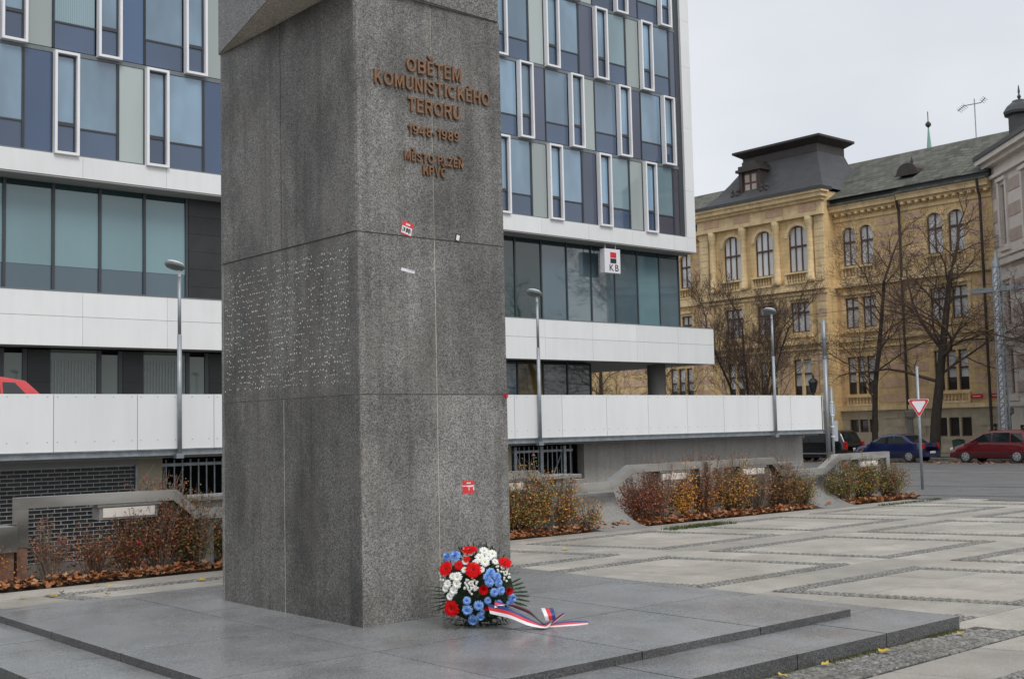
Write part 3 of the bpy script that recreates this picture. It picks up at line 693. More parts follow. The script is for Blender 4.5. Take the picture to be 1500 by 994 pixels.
lb = thing('low_steel_box', 'low dull steel box beside the first wooden rail post', 'box', (3.9, 14.0, 0))
MB().box(3.2, 4.60, 13.80, 14.2, .41, .69).build('box_body', 'rail_steel', lb); MB().box(4.40, 4.58, 13.86, 14.15, -.02, .409).build('wooden_post', 'wood_post', lb); MB().box(3.25, 3.43, 13.86, 14.15, -.02, .409).build('wooden_post', 'wood_post', lb)
def ramp_(x0, label):
    b = MB(); n = 12; pr = []
    for i in range(n+1):
        a = i/n*radians(78); pr.append((13.33+.92*sin(a)/sin(radians(78)), .55*(1-cos(a))/(1-cos(radians(78)))))
    poly = pr+[(14.45, .55), (14.45, -.03), (13.33, -.03)]
    b.prism(poly, x0, x0+1.06, lambda p, q, t_: (t_, p, q))
    return tag(b.build('concrete_ramp', 'concrete'), label, 'ramp', 'curved concrete ramps at the edge of the bed')
ramp_(13.5, 'curved concrete ramp sweeping down to the plaza between rusty bushes'); ramp_(19.5, 'curved concrete ramp sweeping down beside the pink rose bushes'); ramp_(7.55, 'curved concrete ramp sweeping down behind the pillar')
def bench_(x0, label):
    T = thing('stone_bench', label, 'bench', (x0+.7, 15.0, 0), 'weathered stone benches behind the rails')
    MB().bbox(x0, x0+1.75, 14.75, 15.3, .80, .86, .012).build('seat_slab', 'concrete', T)
    for a, w in ((.1, .3), (.55, .5), (1.2, .45)): MB().box(x0+a, x0+a+w, 14.8, 15.25, -.05, .799).build('block', 'concrete', T)
    MB().box(x0+.05, x0+1.1, 14.5, 14.74, .45, .60).build('ledge', 'concrete', T)
    MB().box(x0+1.30, x0+1.56, 14.42, 14.74, -.05, .79).build('pedestal', 'concrete', T)
    MB().box(x0+1.38, x0+1.48, 14.413, 14.42, .60, .63).build('plaque', 'white_sticker', T)
bench_(12.55, 'weathered stone bench with pedestal behind the dipping rail by the gate'); bench_(18.6, 'weathered stone bench behind the rail nearest the street'); bench_(6.6, 'weathered stone bench behind the rail by the brick wall')

# ============================================================ SHRUBS, LEAVES, GRASS
def shrub(x, y, h, rad, nst, nlf, mats, label, seed, name='rose_bush', blooms=(), group='bushes in the planting bed', lsz=.025, lo=.12):
    r = random.Random(seed); T = thing(name, label, 'bush', (x, y, .01), group)
    b = MB(); lf = MB(); bl = MB(); tips = []
    if x > 11: rad *= 1.18; nst = int(nst*1.2); nlf = int(nlf*1.3)
    if x < 8: nst = int(nst*2.1); nlf = int(nlf*2.1); rad *= 1.12
    for k in range(nst):
        an = r.uniform(0, 2*pi); e = rad*sqrt(r.random()); hh = h*r.uniform(.7, 1.65)*(1-.15*(e/rad)**2)
        p0 = Vector((x+.25*e*cos(an), y+.25*e*sin(an)*.8, 0)); p2 = Vector((x+e*cos(an), y+e*sin(an)*.8, hh)); p1 = p0.lerp(p2, .5)+Vector((r.uniform(-.05, .05), r.uniform(-.05, .05), .05))
        b.tube([p0, p1, p2], [.007, .005, .002], 3); tips.append(p2)
        for q in range(r.randint(3, 7)):
            s0 = p0.lerp(p2, r.uniform(.3, .95)); s1 = s0+Vector((r.uniform(-.12, .12), r.uniform(-.12, .12), r.uniform(.02, .16)))
            b.tube([s0, s1], [.003, .0014], 3); tips.append(s1)
    for k in range(int(nlf*2.1)):
        c = r.choice(tips); c = c+Vector((r.gauss(0, .035), r.gauss(0, .035), -abs(r.gauss(0, .42))*(c.z-lo*h)*.8))
        if c.z < .03: c.z = .03
        d = Vector((r.uniform(-1, 1), r.uniform(-1, 1), r.uniform(-.6, .8))).normalized(); s = d.cross(Vector((r.uniform(-1, 1), r.uniform(-1, 1), r.uniform(-1, 1)))).normalized()
        l = lsz*r.uniform(.7, 1.5); w = l*.42; u = d.cross(s)*l*.15
        lf.add([c, c+d*l*.5+s*w+u, c+d*l, c+d*l*.5-s*w+u], [(0, 1, 2, 3)], min(int(r.random()**1.5*len(mats)), len(mats)-1))
    b.build('stems', 'stem_brown' if seed % 3 else 'stem_grey', T); lf.build('foliage', mats, T)
    for k in range(len(blooms)):
        c = r.choice(tips)+Vector((0, -.03, .02)) if blooms[k][1] is None else Vector(blooms[k][1])
        q = MB(); o2 = len(q.v)
        for ring, (n_, rr, z_) in enumerate(((6, .030, .0), (5, .022, .012), (4, .012, .02))):
            for i in range(n_):
                a = 2*pi*i/n_+ring*.5; ca, sa = cos(a), sin(a)
                q.add([(c.x, c.y, c.z+z_*.3), (c.x+rr*(ca-.5*sa), c.y+rr*(sa+.5*ca), c.z+z_), (c.x+rr*1.1*ca, c.y+rr*1.1*sa, c.z+z_+.006), (c.x+rr*(ca+.5*sa), c.y+rr*(sa-.5*ca), c.z+z_)], [(0, 1, 2, 3)])
        q.build('rose', blooms[k][0], T)
    return T
PK = ('rose_pink', None)
OG = ['leaf_olive', 'leaf_green', 'leaf_orange', 'leaf_rust']; RB = ['leaf_red', 'leaf_rust', 'leaf_brown', 'leaf_olive']; OR = ['leaf_orange', 'leaf_yellow', 'leaf_rust']
GR = ['leaf_green', 'leaf_olive', 'leaf_olive', 'leaf_rust', 'leaf_yellow']
shrub(4.28, 13.98, .34, .28, 22, 260, ['leaf_rust', 'leaf_orange', 'leaf_red'], 'low rusty bush below the dull steel box', 11)
shrub(5.05, 14.02, .50, .28, 16, 120, RB, 'sparse bare stemmed bush just right of the first wooden post', 12, lo=.5)
shrub(5.55, 13.98, .46, .26, 16, 130, RB, 'sparse thorny bush under the first hung box, in front of black bricks', 13, lo=.5)
shrub(6.0, 14.05, .55, .28, 30, 420, RB, 'dark red bush carrying one crimson rose', 14, blooms=[('rose_crimson', (5.98, 13.72, .40))])
shrub(6.42, 14.1, .80, .34, 60, 1300, RB, 'tall dense wine red bush under the sloping end of the rail', 15)
shrub(6.85, 14.02, .66, .28, 40, 650, ['leaf_olive', 'leaf_rust', 'leaf_green', 'leaf_brown'], 'olive and rust bush at the dipping rail beside the pillar', 16)
shrub(7.25, 13.98, .55, .22, 24, 300, GR, 'thin green grey bush half hidden by the pillar', 19, blooms=[('rose_pink', (7.12, 13.9, .42))])
for k, (xx, sd_) in enumerate(((9.0, 21), (10.1, 22), (11.2, 23))): shrub(xx, 14.0, .7, .45, 40, 600, OG, ('rusty bush hidden behind the pillar', 'olive bush hidden behind the pillar', 'orange tipped bush hidden behind the pillar')[k], sd_)
shrub(12.2, 13.98, .74, .50, 90, 2600, ['leaf_olive', 'leaf_orange', 'leaf_green', 'leaf_rust'], 'dense olive bush with orange tips right beside the pillar', 31, blooms=[PK]*2)
shrub(12.95, 13.95, .62, .32, 45, 900, ['leaf_orange', 'leaf_olive', 'leaf_olive', 'leaf_rust'], 'orange and olive bush leaning against the curved ramp', 32, blooms=[PK])
shrub(13.42, 13.72, .34, .20, 20, 260, ['leaf_olive', 'leaf_orange', 'leaf_tan'], 'small low bush creeping onto the foot of the ramp', 33, blooms=[PK])
shrub(14.95, 13.98, .58, .40, 70, 1100, ['leaf_red', 'leaf_red', 'leaf_rust', 'leaf_brown'], 'dark red twiggy bush just right of the curved ramp', 34)
shrub(15.45, 14.05, .74, .36, 70, 420, ['leaf_brown', 'leaf_rust', 'leaf_orange'], 'nearly bare grey brown bush under the rail, with a few orange leaves', 36, lo=.6)
shrub(15.98, 13.95, .66, .14, 30, 900, OR, 'narrow bright orange column shaped bush', 35, lo=.05)
shrub(16.55, 14.0, .80, .40, 85, 900, ['leaf_rust', 'leaf_brown', 'leaf_orange', 'leaf_red'], 'tall brown twiggy bush against the dark gap between two rails', 37)
shrub(17.4, 14.0, .78, .42, 70, 1400, ['leaf_orange', 'leaf_olive', 'leaf_yellow', 'leaf_rust'], 'bush with orange and yellow leaves before the third rail', 38)
shrub(18.1, 13.98, .60, .30, 60, 260, ['leaf_brown', 'leaf_tan', 'leaf_rust'], 'bare grey twiggy bush in front of the hung concrete box', 39, lo=.6)
shrub(18.8, 14.0, .68, .42, 80, 1300, ['leaf_olive', 'leaf_rust', 'leaf_brown', 'leaf_red'], 'brown and olive bush below the dipping rail', 40, blooms=[PK]*2)
shrub(19.35, 13.9, .50, .28, 40, 700, GR, 'loose green bush spilling over the second curved ramp', 41, blooms=[PK]*2)
shrub(20.75, 14.0, .62, .42, 70, 1700, GR, 'green rose bush with pale pink roses before the orange bin', 42, blooms=[PK]*6)
shrub(21.6, 14.0, .66, .42, 70, 1600, GR, 'green and rust rose bush with pink roses under the last post', 43, blooms=[PK]*4)
shrub(22.5, 13.95, .52, .48, 70, 1400, ['leaf_olive', 'leaf_green', 'leaf_rust', 'leaf_tan'], 'spreading olive bush at the street end of the bed', 44, blooms=[PK]*3)
# drifts of fallen leaves
b = MB(); r2 = random.Random(91)
def leaf(b, c, s, mi, flat=.4):
    th = r2.uniform(0, 2*pi); t1 = Vector((cos(th), sin(th), r2.uniform(-flat, flat))).normalized(); t2 = Vector((-sin(th), cos(th), r2.uniform(-flat, flat))).normalized(); n = t1.cross(t2)
    P = lambda u_, v_, w_: c+t1*u_*s+t2*v_*s+n*w_*s
    b.add([P(-.5, 0, 0), P(-.25, -.38, .12), P(.12, -.30, .05), P(.5, -.34, .2), P(.42, 0, .02), P(.5, .36, .2), P(.1, .30, .05), P(-.25, .40, .14)], [(0, 1, 2, 4), (2, 3, 4), (4, 5, 6), (0, 4, 6, 7)], mi)
for k in range(4200):
    x = r2.uniform(3.6, 23.2); dens = 1.
    if 13.4 < x < 14.6 and r2.random() < .72: continue
    if 19.4 < x < 20.6 and r2.random() < .9: continue
    y = 13.62+abs(r2.gauss(0, .22)) if r2.random() < .8 else r2.uniform(13.7, 15.8)
    if 11.4 < x < 13.9: y -= .04
    h = .10*math.exp(-((y-13.78)/.14)**2)*r2.random()
    leaf(b, Vector((x, y, .02+h)), r2.uniform(.05, .105), r2.choice((0, 0, 0, 1, 2, 2)), .55)
tag(b.build('fallen_leaves', ['leaf_brown', 'leaf_tan', 'leaf_rust'], kind='stuff'), 'drift of dry brown leaves along the planting bed', 'leaves')
b = MB()
for k in range(500): leaf(b, Vector((r2.uniform(54.5, 60.8), r2.uniform(15, 45), -.54 if True else 0)), r2.uniform(.12, .25), r2.choice((0, 1, 2)), .3)
tag(b.build('street_leaves', ['leaf_brown', 'leaf_tan', 'leaf_rust'], kind='stuff'), 'scattered brown leaves in the gutter by the parked cars', 'leaves')
# single yellow leaves lying about
for k, (x, y, z, s) in enumerate(((7.55, 4.78, .02, .085), (6.4, 4.80, .02, .07), (8.55, 4.75, .02, .07), (5.9, 4.83, .02, .075), (6.9, 4.82, .02, .06), (11.2, 11.9, .01, .10), (5.05, 12.4, .01, .08), (4.62, 12.75, .01, .09), (4.78, 12.95, .01, .08), (5.35, 13.05, .01, .07), (6.3, 12.75, .01, .09), (6.8, 12.9, .01, .08), (4.35, 12.9, .01, .07), (5.3, 13.3, .01, .07))):
    b = MB(); leaf(b, Vector((x, y, z+.012)), s, 0, .25)
    tag(b.build('fallen_leaf', 'leaf_yellow'), 'single yellow leaf on the cobbles beside the steps' if y < 6 else 'single yellow leaf lying on the pale paving slabs', 'leaf', 'yellow leaves by the steps' if y < 6 else 'yellow leaves on the paving')
def tufts(name, label, spots, mat, n, hh, seed):
    r = random.Random(seed); b = MB()
    for k in range(n):
        x0, x1, y0, y1 = r.choice(spots); x, y = r.uniform(x0, x1), r.uniform(y0, y1); a = r.uniform(0, 6.3); l = hh*r.uniform(.4, 1.2); w = .004+hh*.06
        b.add([(x-w*cos(a), y-w*sin(a), 0), (x+w*cos(a), y+w*sin(a), 0), (x+l*.5*sin(a)*r.uniform(-1, 1), y+l*.5*cos(a)*r.uniform(-1, 1), l)], [(0, 1, 2)])
    return tag(b.build(name, mat, kind='stuff'), label, 'grass')
tufts('grass_tufts', 'short grass growing in the cobbled band near the bed', [(14.3, 15.9, 12.72, 12.98), (14.9, 15.6, 12.75, 12.95)], 'grass', 1500, .055, 5)
tufts('grass_edge', 'thin grass in the far joint of the plaza', [(20.6, 22.9, 12.95, 13.05)], 'grass', 500, .05, 6)
tufts('moss_line', 'moss and weeds growing along the foot of the steps', [(5.2, 8.7, 4.86, 4.905), (7.0, 7.7, 4.83, 4.905), (8.3, 8.8, 4.84, 4.905)], 'moss', 1700, .03, 7)

# ============================================================ PARKING DECK
YP = 21.5
deck = thing('parking_deck', 'raised parking deck with white panelled parapet and dark undercroft', 'parking deck', (15, 22, -.9))
MB().box(-25, 31.1, YP+.12, 39.9, 1.25, 1.42).build('deck_slab', 'concrete', deck)
xs = [7.775+1.557*k for k in range(-12, 16)]
for a in xs:
    e = min(a+1.557, 31.25)
    if e-a < .2: continue
    o = piece('parapet_panel', 'white_panel', deck, a+.006, e-.006, YP, YP+.03, 1.425, 2.46)
me_ = MB().lathe([(.011, 0), (.011, .006), (.006, .009)], 8).mesh('rivet', 'galv_steel')
MB().box(-11, 31.22, YP+.03, YP+.10, 1.42, 2.44).build('parapet_backing', 'dark_alu', deck)
MB().box(31.222, 31.25, YP+.031, YP+3, 1.425, 2.46).build('parapet_return', 'white_panel', deck)
MB().box(-11, 31.2, YP+.02, YP+.12, 1.30, 1.419).box(-11, 31.2, YP-.03, YP+.019, 1.30, 1.315).box(-11, 31.2, YP-.03, YP+.019, 1.405, 1.419).build('edge_beam', 'galv_steel', deck)
rv = MB()
for a in xs:
    for u in (.07, .4, .75, 1.1, 1.45):
        for z in (2.41, 1.60): rv.lathe([(.012, 0), (.010, .006)], 6, f=lambda x, y, z_, a=a, u=u, z=z: (a+u+x, YP-z_-.0005, z+y))
rv.build('rivets', 'sign_back', deck, kind='stuff')
YW = 22.3
MB().box(-20, 9.66, YW, YW+.2, -1.0, 1.26).build('brick_backing', 'mortar', deck)
bm = unit_box('black_brick')
nr = 0; bs = MB()
for r_ in range(28):
    z = -.94+r_*.0735
    for c_ in range(0, 26):
        x = 3.6+c_*.243+(r_ % 2)*.1215; e = min(x+.227, 9.615)
        if e-x < .05: continue
        if x > 6.95 and z > -.66: child('brick', bm, deck, ((x+e)/2, YW-.003, z+.0290), None, (e-x, .014, .058))
        else: bs.box(x, e, YW-.010, YW+.001, z, z+.058)
bs.build('bricks', 'black_brick', deck, kind='stuff')
MB().box(6, 9.7, YW-.03, YW-.017, 1.13, 1.26).build('lintel', 'soffit', deck)
MB().box(9.62, 9.66, YW-.05, YW-.001, -1, 1.12).build('brick_edge_trim', 'galv_steel', deck)
MB().box(9.66, 10.18, YW-.02, YW+.5, -1, 1.26).build('column', 'beige_render', deck)
MB().box(18.75, 19.22, YW-.02, YW+.5, -1, 1.26).build('column', 'beige_render', deck)
def gate(x0, x1, nb, y, rails, mat, diag=()):
    bar = MB().box(-.011, .011, -.011, .011, -1, 1.2).mesh('bar', mat)
    for i in range(nb): child('bar', bar, deck, (x0+(x1-x0)*(i+.5)/nb, y, 0))
    for z in rails: piece('gate_rail', mat, deck, x0, x1, y-.02, y+.02, z-.03, z+.03)
    for (a, za, b_, zb) in diag: MB().tube([(a, y-.02, za), (b_, y-.02, zb)], .022, 4).build('brace', mat, deck)
gate(10.2, 14.0, 22, YW+.05, (1.1, 0), 'galv_steel'); gate(14.0, 18.7, 26, YW+.05, (1.1, 0), 'galv_steel')
gate(19.3, 21.35, 13, YW+.05, (1.08, -.3), 'galv_steel', ((19.42, 1.0, 19.85, .1), (20.95, 1.0, 20.45, .1)))
for xp in (19.33, 20.2, 21.0): piece('gate_post', 'galv_steel', deck, xp, xp+.09, YW, YW+.1, -1, 1.2)
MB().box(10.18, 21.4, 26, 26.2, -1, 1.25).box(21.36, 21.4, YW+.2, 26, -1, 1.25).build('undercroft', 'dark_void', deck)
MB().box(21.72, 31.2, YW, YW+.25, -1.2, 1.25).box(21.42, 21.719, YW+.45, YW+.7, -1.2, 1.25).box(31.0, 31.2, YW+.25, 39, -1.2, 1.24).build('end_wall', 'grey_render', deck)

# ============================================================ OFFICE BUILDING
off = thing('office_building', 'modern white panelled office block with coloured glass strips and framed windows', 'building', (26, 46, -.9))
YF = 39.0; PI_ = 3.17; X0 = 14.05
MB().box(4.5, 46.1, 39.35, 56, 10.31, 29).build('core', 'dark_alu', off)
MB().box(4.5, 39.4, 40.25, 56, -1.2, 10.30).build('ground_core', 'dark_void', off)
MB().box(39.4, 45.9, 40.25, 56, 6.0, 10.30).build('storey_core', 'dark_void', off)
# white framing: bands, right edge
for k in range(-4, 12):
    a = max(4.5, 15.03+2.957*(k-1)); e = min(15.03+2.957*k, 45.60)
    if e-a > .05 and a < 45.6: piece('band_panel', 'white_panel', off, a+.005, e-.005, YF, YF+.3, 10.31, 11.03)
zc = 10.31; zs = [10.31, 11.03, 13.4, 16.6, 19.8, 22.2, 24.6, 27, 29]
for a, e in zip(zs[:-1], zs[1:]): piece('edge_panel', 'white_panel', off, 45.605, 46.27, YF, YF+.3, a+.004, e-.004)
for a, e in zip(zs[:-1], zs[1:]): piece('side_panel', 'white_panel', off, 46.11, 46.268, YF+.303, 56, a+.004, e-.004)
piece('edge_reveal', 'dark_alu', off, 45.26, 45.604, YF+.12, YF+.3, 11.03, 29)
MB().box(4.5, 46.2, YF+.302, 41, 10.296, 10.309).build('soffit_panel', 'soffit', off)
MB().box(4.5, 46.2, YF+.02, 40.0, 10.25, 10.295).build('soffit_panel', 'soffit', off)
wrnd = random.Random(17)
# window strips
fr = MB(); W_, H_ = .82, 3.46; t_ = .085
for a in ((0, t_, 0, H_), (W_-t_, W_, 0, H_), (t_, W_-t_, 0, t_), (t_, W_-t_, H_-t_, H_)): fr.box(a[0], a[1], -.13, .12, a[2], a[3])
fr_me = fr.mesh('projecting_frame', 'white_alu')
cs = MB(); 
for a in ((t_, t_+.06, t_, H_-t_), (W_-t_-.06, W_-t_, t_, H_-t_), (t_+.06, W_-t_-.06, t_, t_+.05), (t_+.06, W_-t_-.06, H_-t_-.06, H_-t_), (t_+.06, W_-t_-.06, .98, 1.10)): cs.box(a[0], a[1], .02, .10, a[2], a[3])
cs_me = cs.mesh('casement', 'dark_alu')
for row in range(5):
    z0 = 11.07+3.52*row; z1 = z0+3.36
    piece('spandrel', 'grey_alu', off, 4.5, 45.25, YF+.10, YF+.34, z1+.01, z0+3.51)
    if row == 0: piece('spandrel', 'grey_alu', off, 4.5, 45.25, YF+.08, YF+.34, 11.031, z0+.02)
    for k in range(-3, 10):
        xa = X0+PI_*k; A = row % 2 == 0; last = k == 9
        pw = .93 if not last else .43
        if A: xf, xg0, xg1, xp0 = xa, xa+.83, xa+2.20, xa+2.24
        else: xg0, xg1, xf, xp0 = xa+.03, xa+1.44, xa+1.47, xa+2.30
        xp1 = xa+2.24+pw-.04
        o = child('window', fr_me, off, (xf, YF, z0-.045))
        child('casement', cs_me, o, (xf, YF, z0-.045))
        for (n_, mt, za, zb_) in (('upper_pane', 'glass_upper', 1.04, H_-t_-.05), ('lower_pane', 'glass_lower', t_+.04, 1.0)):
            ch_ = child(n_, unit_box(mt), o, (xf+W_/2, YF+.075, z0-.045+(za+zb_)/2), None, (W_-2*t_-.1, .02, zb_-za))
        o = piece('fixed_pane', wrnd.choice(('glass_upper', 'glass_upper', 'glass_upper', 'glass_curtain', 'glass_dim')), off, xg0+.03, xg1-.03, YF+.13, YF+.16, z0+.95, z1)
        piece('fixed_pane', 'glass_lower' if not (last and row == 0) else 'panel_grey', off, xg0+.03, xg1-.03, YF+.13, YF+.16, z0+.02, z0+.89)
        piece('transom', 'dark_alu', off, xg0, xg1, YF+.10, YF+.18, z0+.89, z0+.95)
        for xm in ((xg1, xp0-.002) if A else (xg0-.03,)):
            piece('mullion', 'dark_alu', off, xm-.03, xm+.025, YF+.09, YF+.19, z0+.02, z1)
        cm = ('panel_pale' if (k+row) % 2 == 0 else ('panel_blue' if k < 4 else 'panel_plum'))
        if last and row == 0: cm = 'panel_grey'
        if xp1 > xp0+.08: piece('colour_panel', cm, off, xp0+.03, xp1, YF+.12, YF+.16, z0+.02, z1)
        piece('mullion', 'dark_alu', off, xp1, xp1+.04, YF+.09, YF+.19, z0+.02, z1)
# glazed storey
YG = 40.0
k = 0; x = 4.81-.0
xm = [12.81+1.595*i for i in range(-5, 5)]
for a in xm[:-1]:
    e = a+1.595
    piece('glass_pane', 'glass_blind', off, a+.03, e-.03, YG, YG+.04, 7.45, 10.05); piece('glass_pane', 'glass_blind_low', off, a+.03, e-.03, YG+.001, YG+.041, 6.40, 7.44)
    piece('glass_head', 'glass_teal', off, a+.03, e-.03, YG+.001, YG+.041, 10.06, 10.25)
for a in xm: piece('mullion', 'dark_alu', off, a-.05, a+.05, YG-.06, YG+.06, 6.40, 10.25)
for i in range(6):
    for j_ in range(6):
        piece('cladding_panel', 'black_cladding', off, 19.26+1.55*i+.004, 19.26+1.55*(i+1)-.004, YG-.05+.003*((i+j_) % 2), YG+.05, 6.40+.642*j_+.004, 6.40+.642*(j_+1)-.004)
xg = [28.56+1.595*i for i in range(12)]
tone = ['glass_teal', 'glass_blind', 'glass_teal', 'glass_teal', 'glass_teal', 'glass_blind_low', 'glass_mirror', 'glass_mirror', 'glass_mirror', 'glass_blind', 'glass_mirror']
tone_old = ['glass_teal', 'glass_blind', 'glass_teal', 'glass_teal', 'glass_teal', 'glass_upper', 'glass_blind', 'glass_lower', 'glass_lower', 'glass_blind_low', 'glass_lower']
for i, a in enumerate(xg[:-1]):
    e = min(a+1.595, 46.0)
    piece('glass_pane', tone[i], off, a+.03, e-.03, YG, YG+.04, 6.40, 10.02); piece('glass_head', 'glass_teal', off, a+.03, e-.03, YG+.001, YG+.041, 10.03, 10.25)
for a in xg: piece('mullion', 'dark_alu', off, min(a, 45.97)-.035, min(a, 45.97)+.035, YG-.05, YG+.06, 6.40, 10.25)
MB().box(45.96, 46.0, YG+.06, 55.9, 6.42, 10.25).build('side_glass', 'glass_teal', off)
# balcony band
YB = 38.4
MB().box(4.5, 46.6, YB+.04, 40.24, 4.70, 6.30).build('balcony_slab', 'soffit', off)
MB().box(4.5, 46.66, YB-.012, YB+.3, 6.401, 6.44).build('coping', 'grey_alu', off)
for i in range(-4, 12):
    a = 14.81+2.918*(i-1); e = min(a+2.918, 46.66)
    if a > 46: continue
    piece('band_panel', 'white_panel', off, a+.005, e-.005, YB, YB+.035, 5.606, 6.40); piece('band_panel', 'white_panel', off, a+.005, e-.005, YB, YB+.035, 4.65, 5.594)
for za, zb_ in ((5.606, 6.40), (4.65, 5.594)): piece('band_panel', 'white_panel', off, 46.625, 46.66, YB+.037, 56, za, zb_)
MB().box(39.5, 46.62, 40.25, 56, 4.66, 4.70).build('soffit_panel', 'soffit', off)
# ground floor
for i in range(-3, 2):
    b0 = 14.35+3.23*i
    piece('window_pane', 'glass_lattice', off, b0, b0+1.58, YG+.04, YG+.08, 1.42, 4.64); piece('mullion', 'dark_alu', off, b0+1.585, b0+1.735, YG, YG+.1, 1.42, 4.64)
    piece('window_pane', 'glass_lattice', off, b0+1.74, b0+2.32, YG+.04, YG+.08, 1.42, 4.5); piece('door_frame', 'dark_alu', off, b0+2.325, b0+2.48, YG, YG+.1, 1.42, 4.64)
    for j_ in range(3): piece('cladding_panel', 'black_cladding', off, b0+2.485, b0+3.225, YG-.02, YG+.08, 1.42+1.07*j_, 1.42+1.07*(j_+1)-.006)
    for q in range(14): piece('lattice_bar', 'galv_steel', off, b0+.05+q*.113, b0+.068+q*.113, YG+.022, YG+.038, 1.42, 4.3)
piece('cladding_panel', 'black_cladding', off, 20.85, 33.3, YG-.02, YG+.08, -.5, 4.64)
gx = [33.35, 34.95, 36.5, 38.02, 39.53]
for i in range(4):
    piece('window_pane', ('glass_blind_low', 'glass_ochre', 'glass_interior', 'glass_interior')[i], off, gx[i]+.03, gx[i+1]-.03, YG, YG+.04, -.5, 4.64)
for a in gx: piece('mullion', 'dark_alu', off, a-.03, a+.03, YG-.05, YG+.06, -.5, 4.64)
MB().box(39.51, 39.55, YG+.06, 56, -.9, 4.65).build('side_glass', 'glass_interior', off)
MB().lathe([(.46, -.9), (.46, 4.68)], 20, (44.55, 40.4, 0)).build('column', 'concrete', off, smooth=True)
# hanging bank sign
sg = thing('hanging_sign', 'white hanging bank sign with red and black square and letters KB', 'sign', (40.3, 39.3, 10.2))
MB().box(39.80, 40.85, 39.12, 39.42, 8.88, 10.02).build('sign_box', 'sign_white', sg)
MB().box(40.18, 40.58, 39.112, 39.12, 9.60, 9.86).build('red_square', 'sign_red', sg); MB().box(40.18, 40.58, 39.112, 39.12, 9.34, 9.565).build('black_square', 'black_print', sg)
for xq in (40.0, 40.7): MB().tube([(xq, 39.27, 10.02), (xq, 39.27, 10.25)], .02, 6).build('hanger', 'white_alu', sg)
for ch_, xq in (('K', 40.08), ('B', 40.46)):
    n = text_mesh(ch_, .44, .5, .0); n.materials.clear(); n.materials.append(MATS['black_print'])
    for v in n.vertices: v.co = (v.co.x*1.08, v.co.z*.012, v.co.y)
    n.update(); n.flip_normals(); child('letter', n, sg, (xq, 39.113, 8.98))

# deck lamps
lp = thing('deck_lamp', '', 'street lamp', (10.14, YP-.07, 1.28))
B0 = (10.14, YP-.07)
MB().tube([(*B0, 1.28), (*B0, 3.6)], .043, 10).build('lower_pole', 'pole_steel', lp, True); MB().tube([(*B0, 3.6), (*B0, 4.72)], .034, 10).build('upper_pole', 'pole_steel', lp, True)
MB().tube([(B0[0], B0[1], 4.70), (B0[0], B0[1], 4.86)], .028, 8).build('neck', 'white_alu', lp)
hd = MB(); f = lambda x, y, z: (B0[0]+x*.96+z*.28-.09, B0[1]+y, 4.93+z*.96-x*.28)
hd.lathe([(.05, -.075), (.165, -.055), (.195, -.02), (.192, .025)], 20, f=f); h_ = hd.build('lamp_head', 'grey_alu', lp, True)
hd = MB(); hd.lathe([(.192, .026), (.155, .055), (.06, .07), (.01, .074)], 20, f=f); hd.build('lamp_cover', 'white_alu', lp, True)
MB().box(B0[0]-.09, B0[0]+.06, B0[1]-.06, YP+.02, 1.24, 1.33).build('bracket', 'galv_steel', lp)
lp['group'] = 'disc lamps on the deck parapet'
for i, (x, lab) in enumerate(((10.14, 'tilted disc lamp on grey pole in front of latticed windows and black cladding'), (19.42, 'tilted disc lamp on grey pole between the pillar and the hanging bank sign'), (28.72, 'tilted disc lamp on grey pole at the parapet end before the museum'))):
    o = lp if i == 0 else copy_tree(lp); o.location.x = x; o['label'] = lab

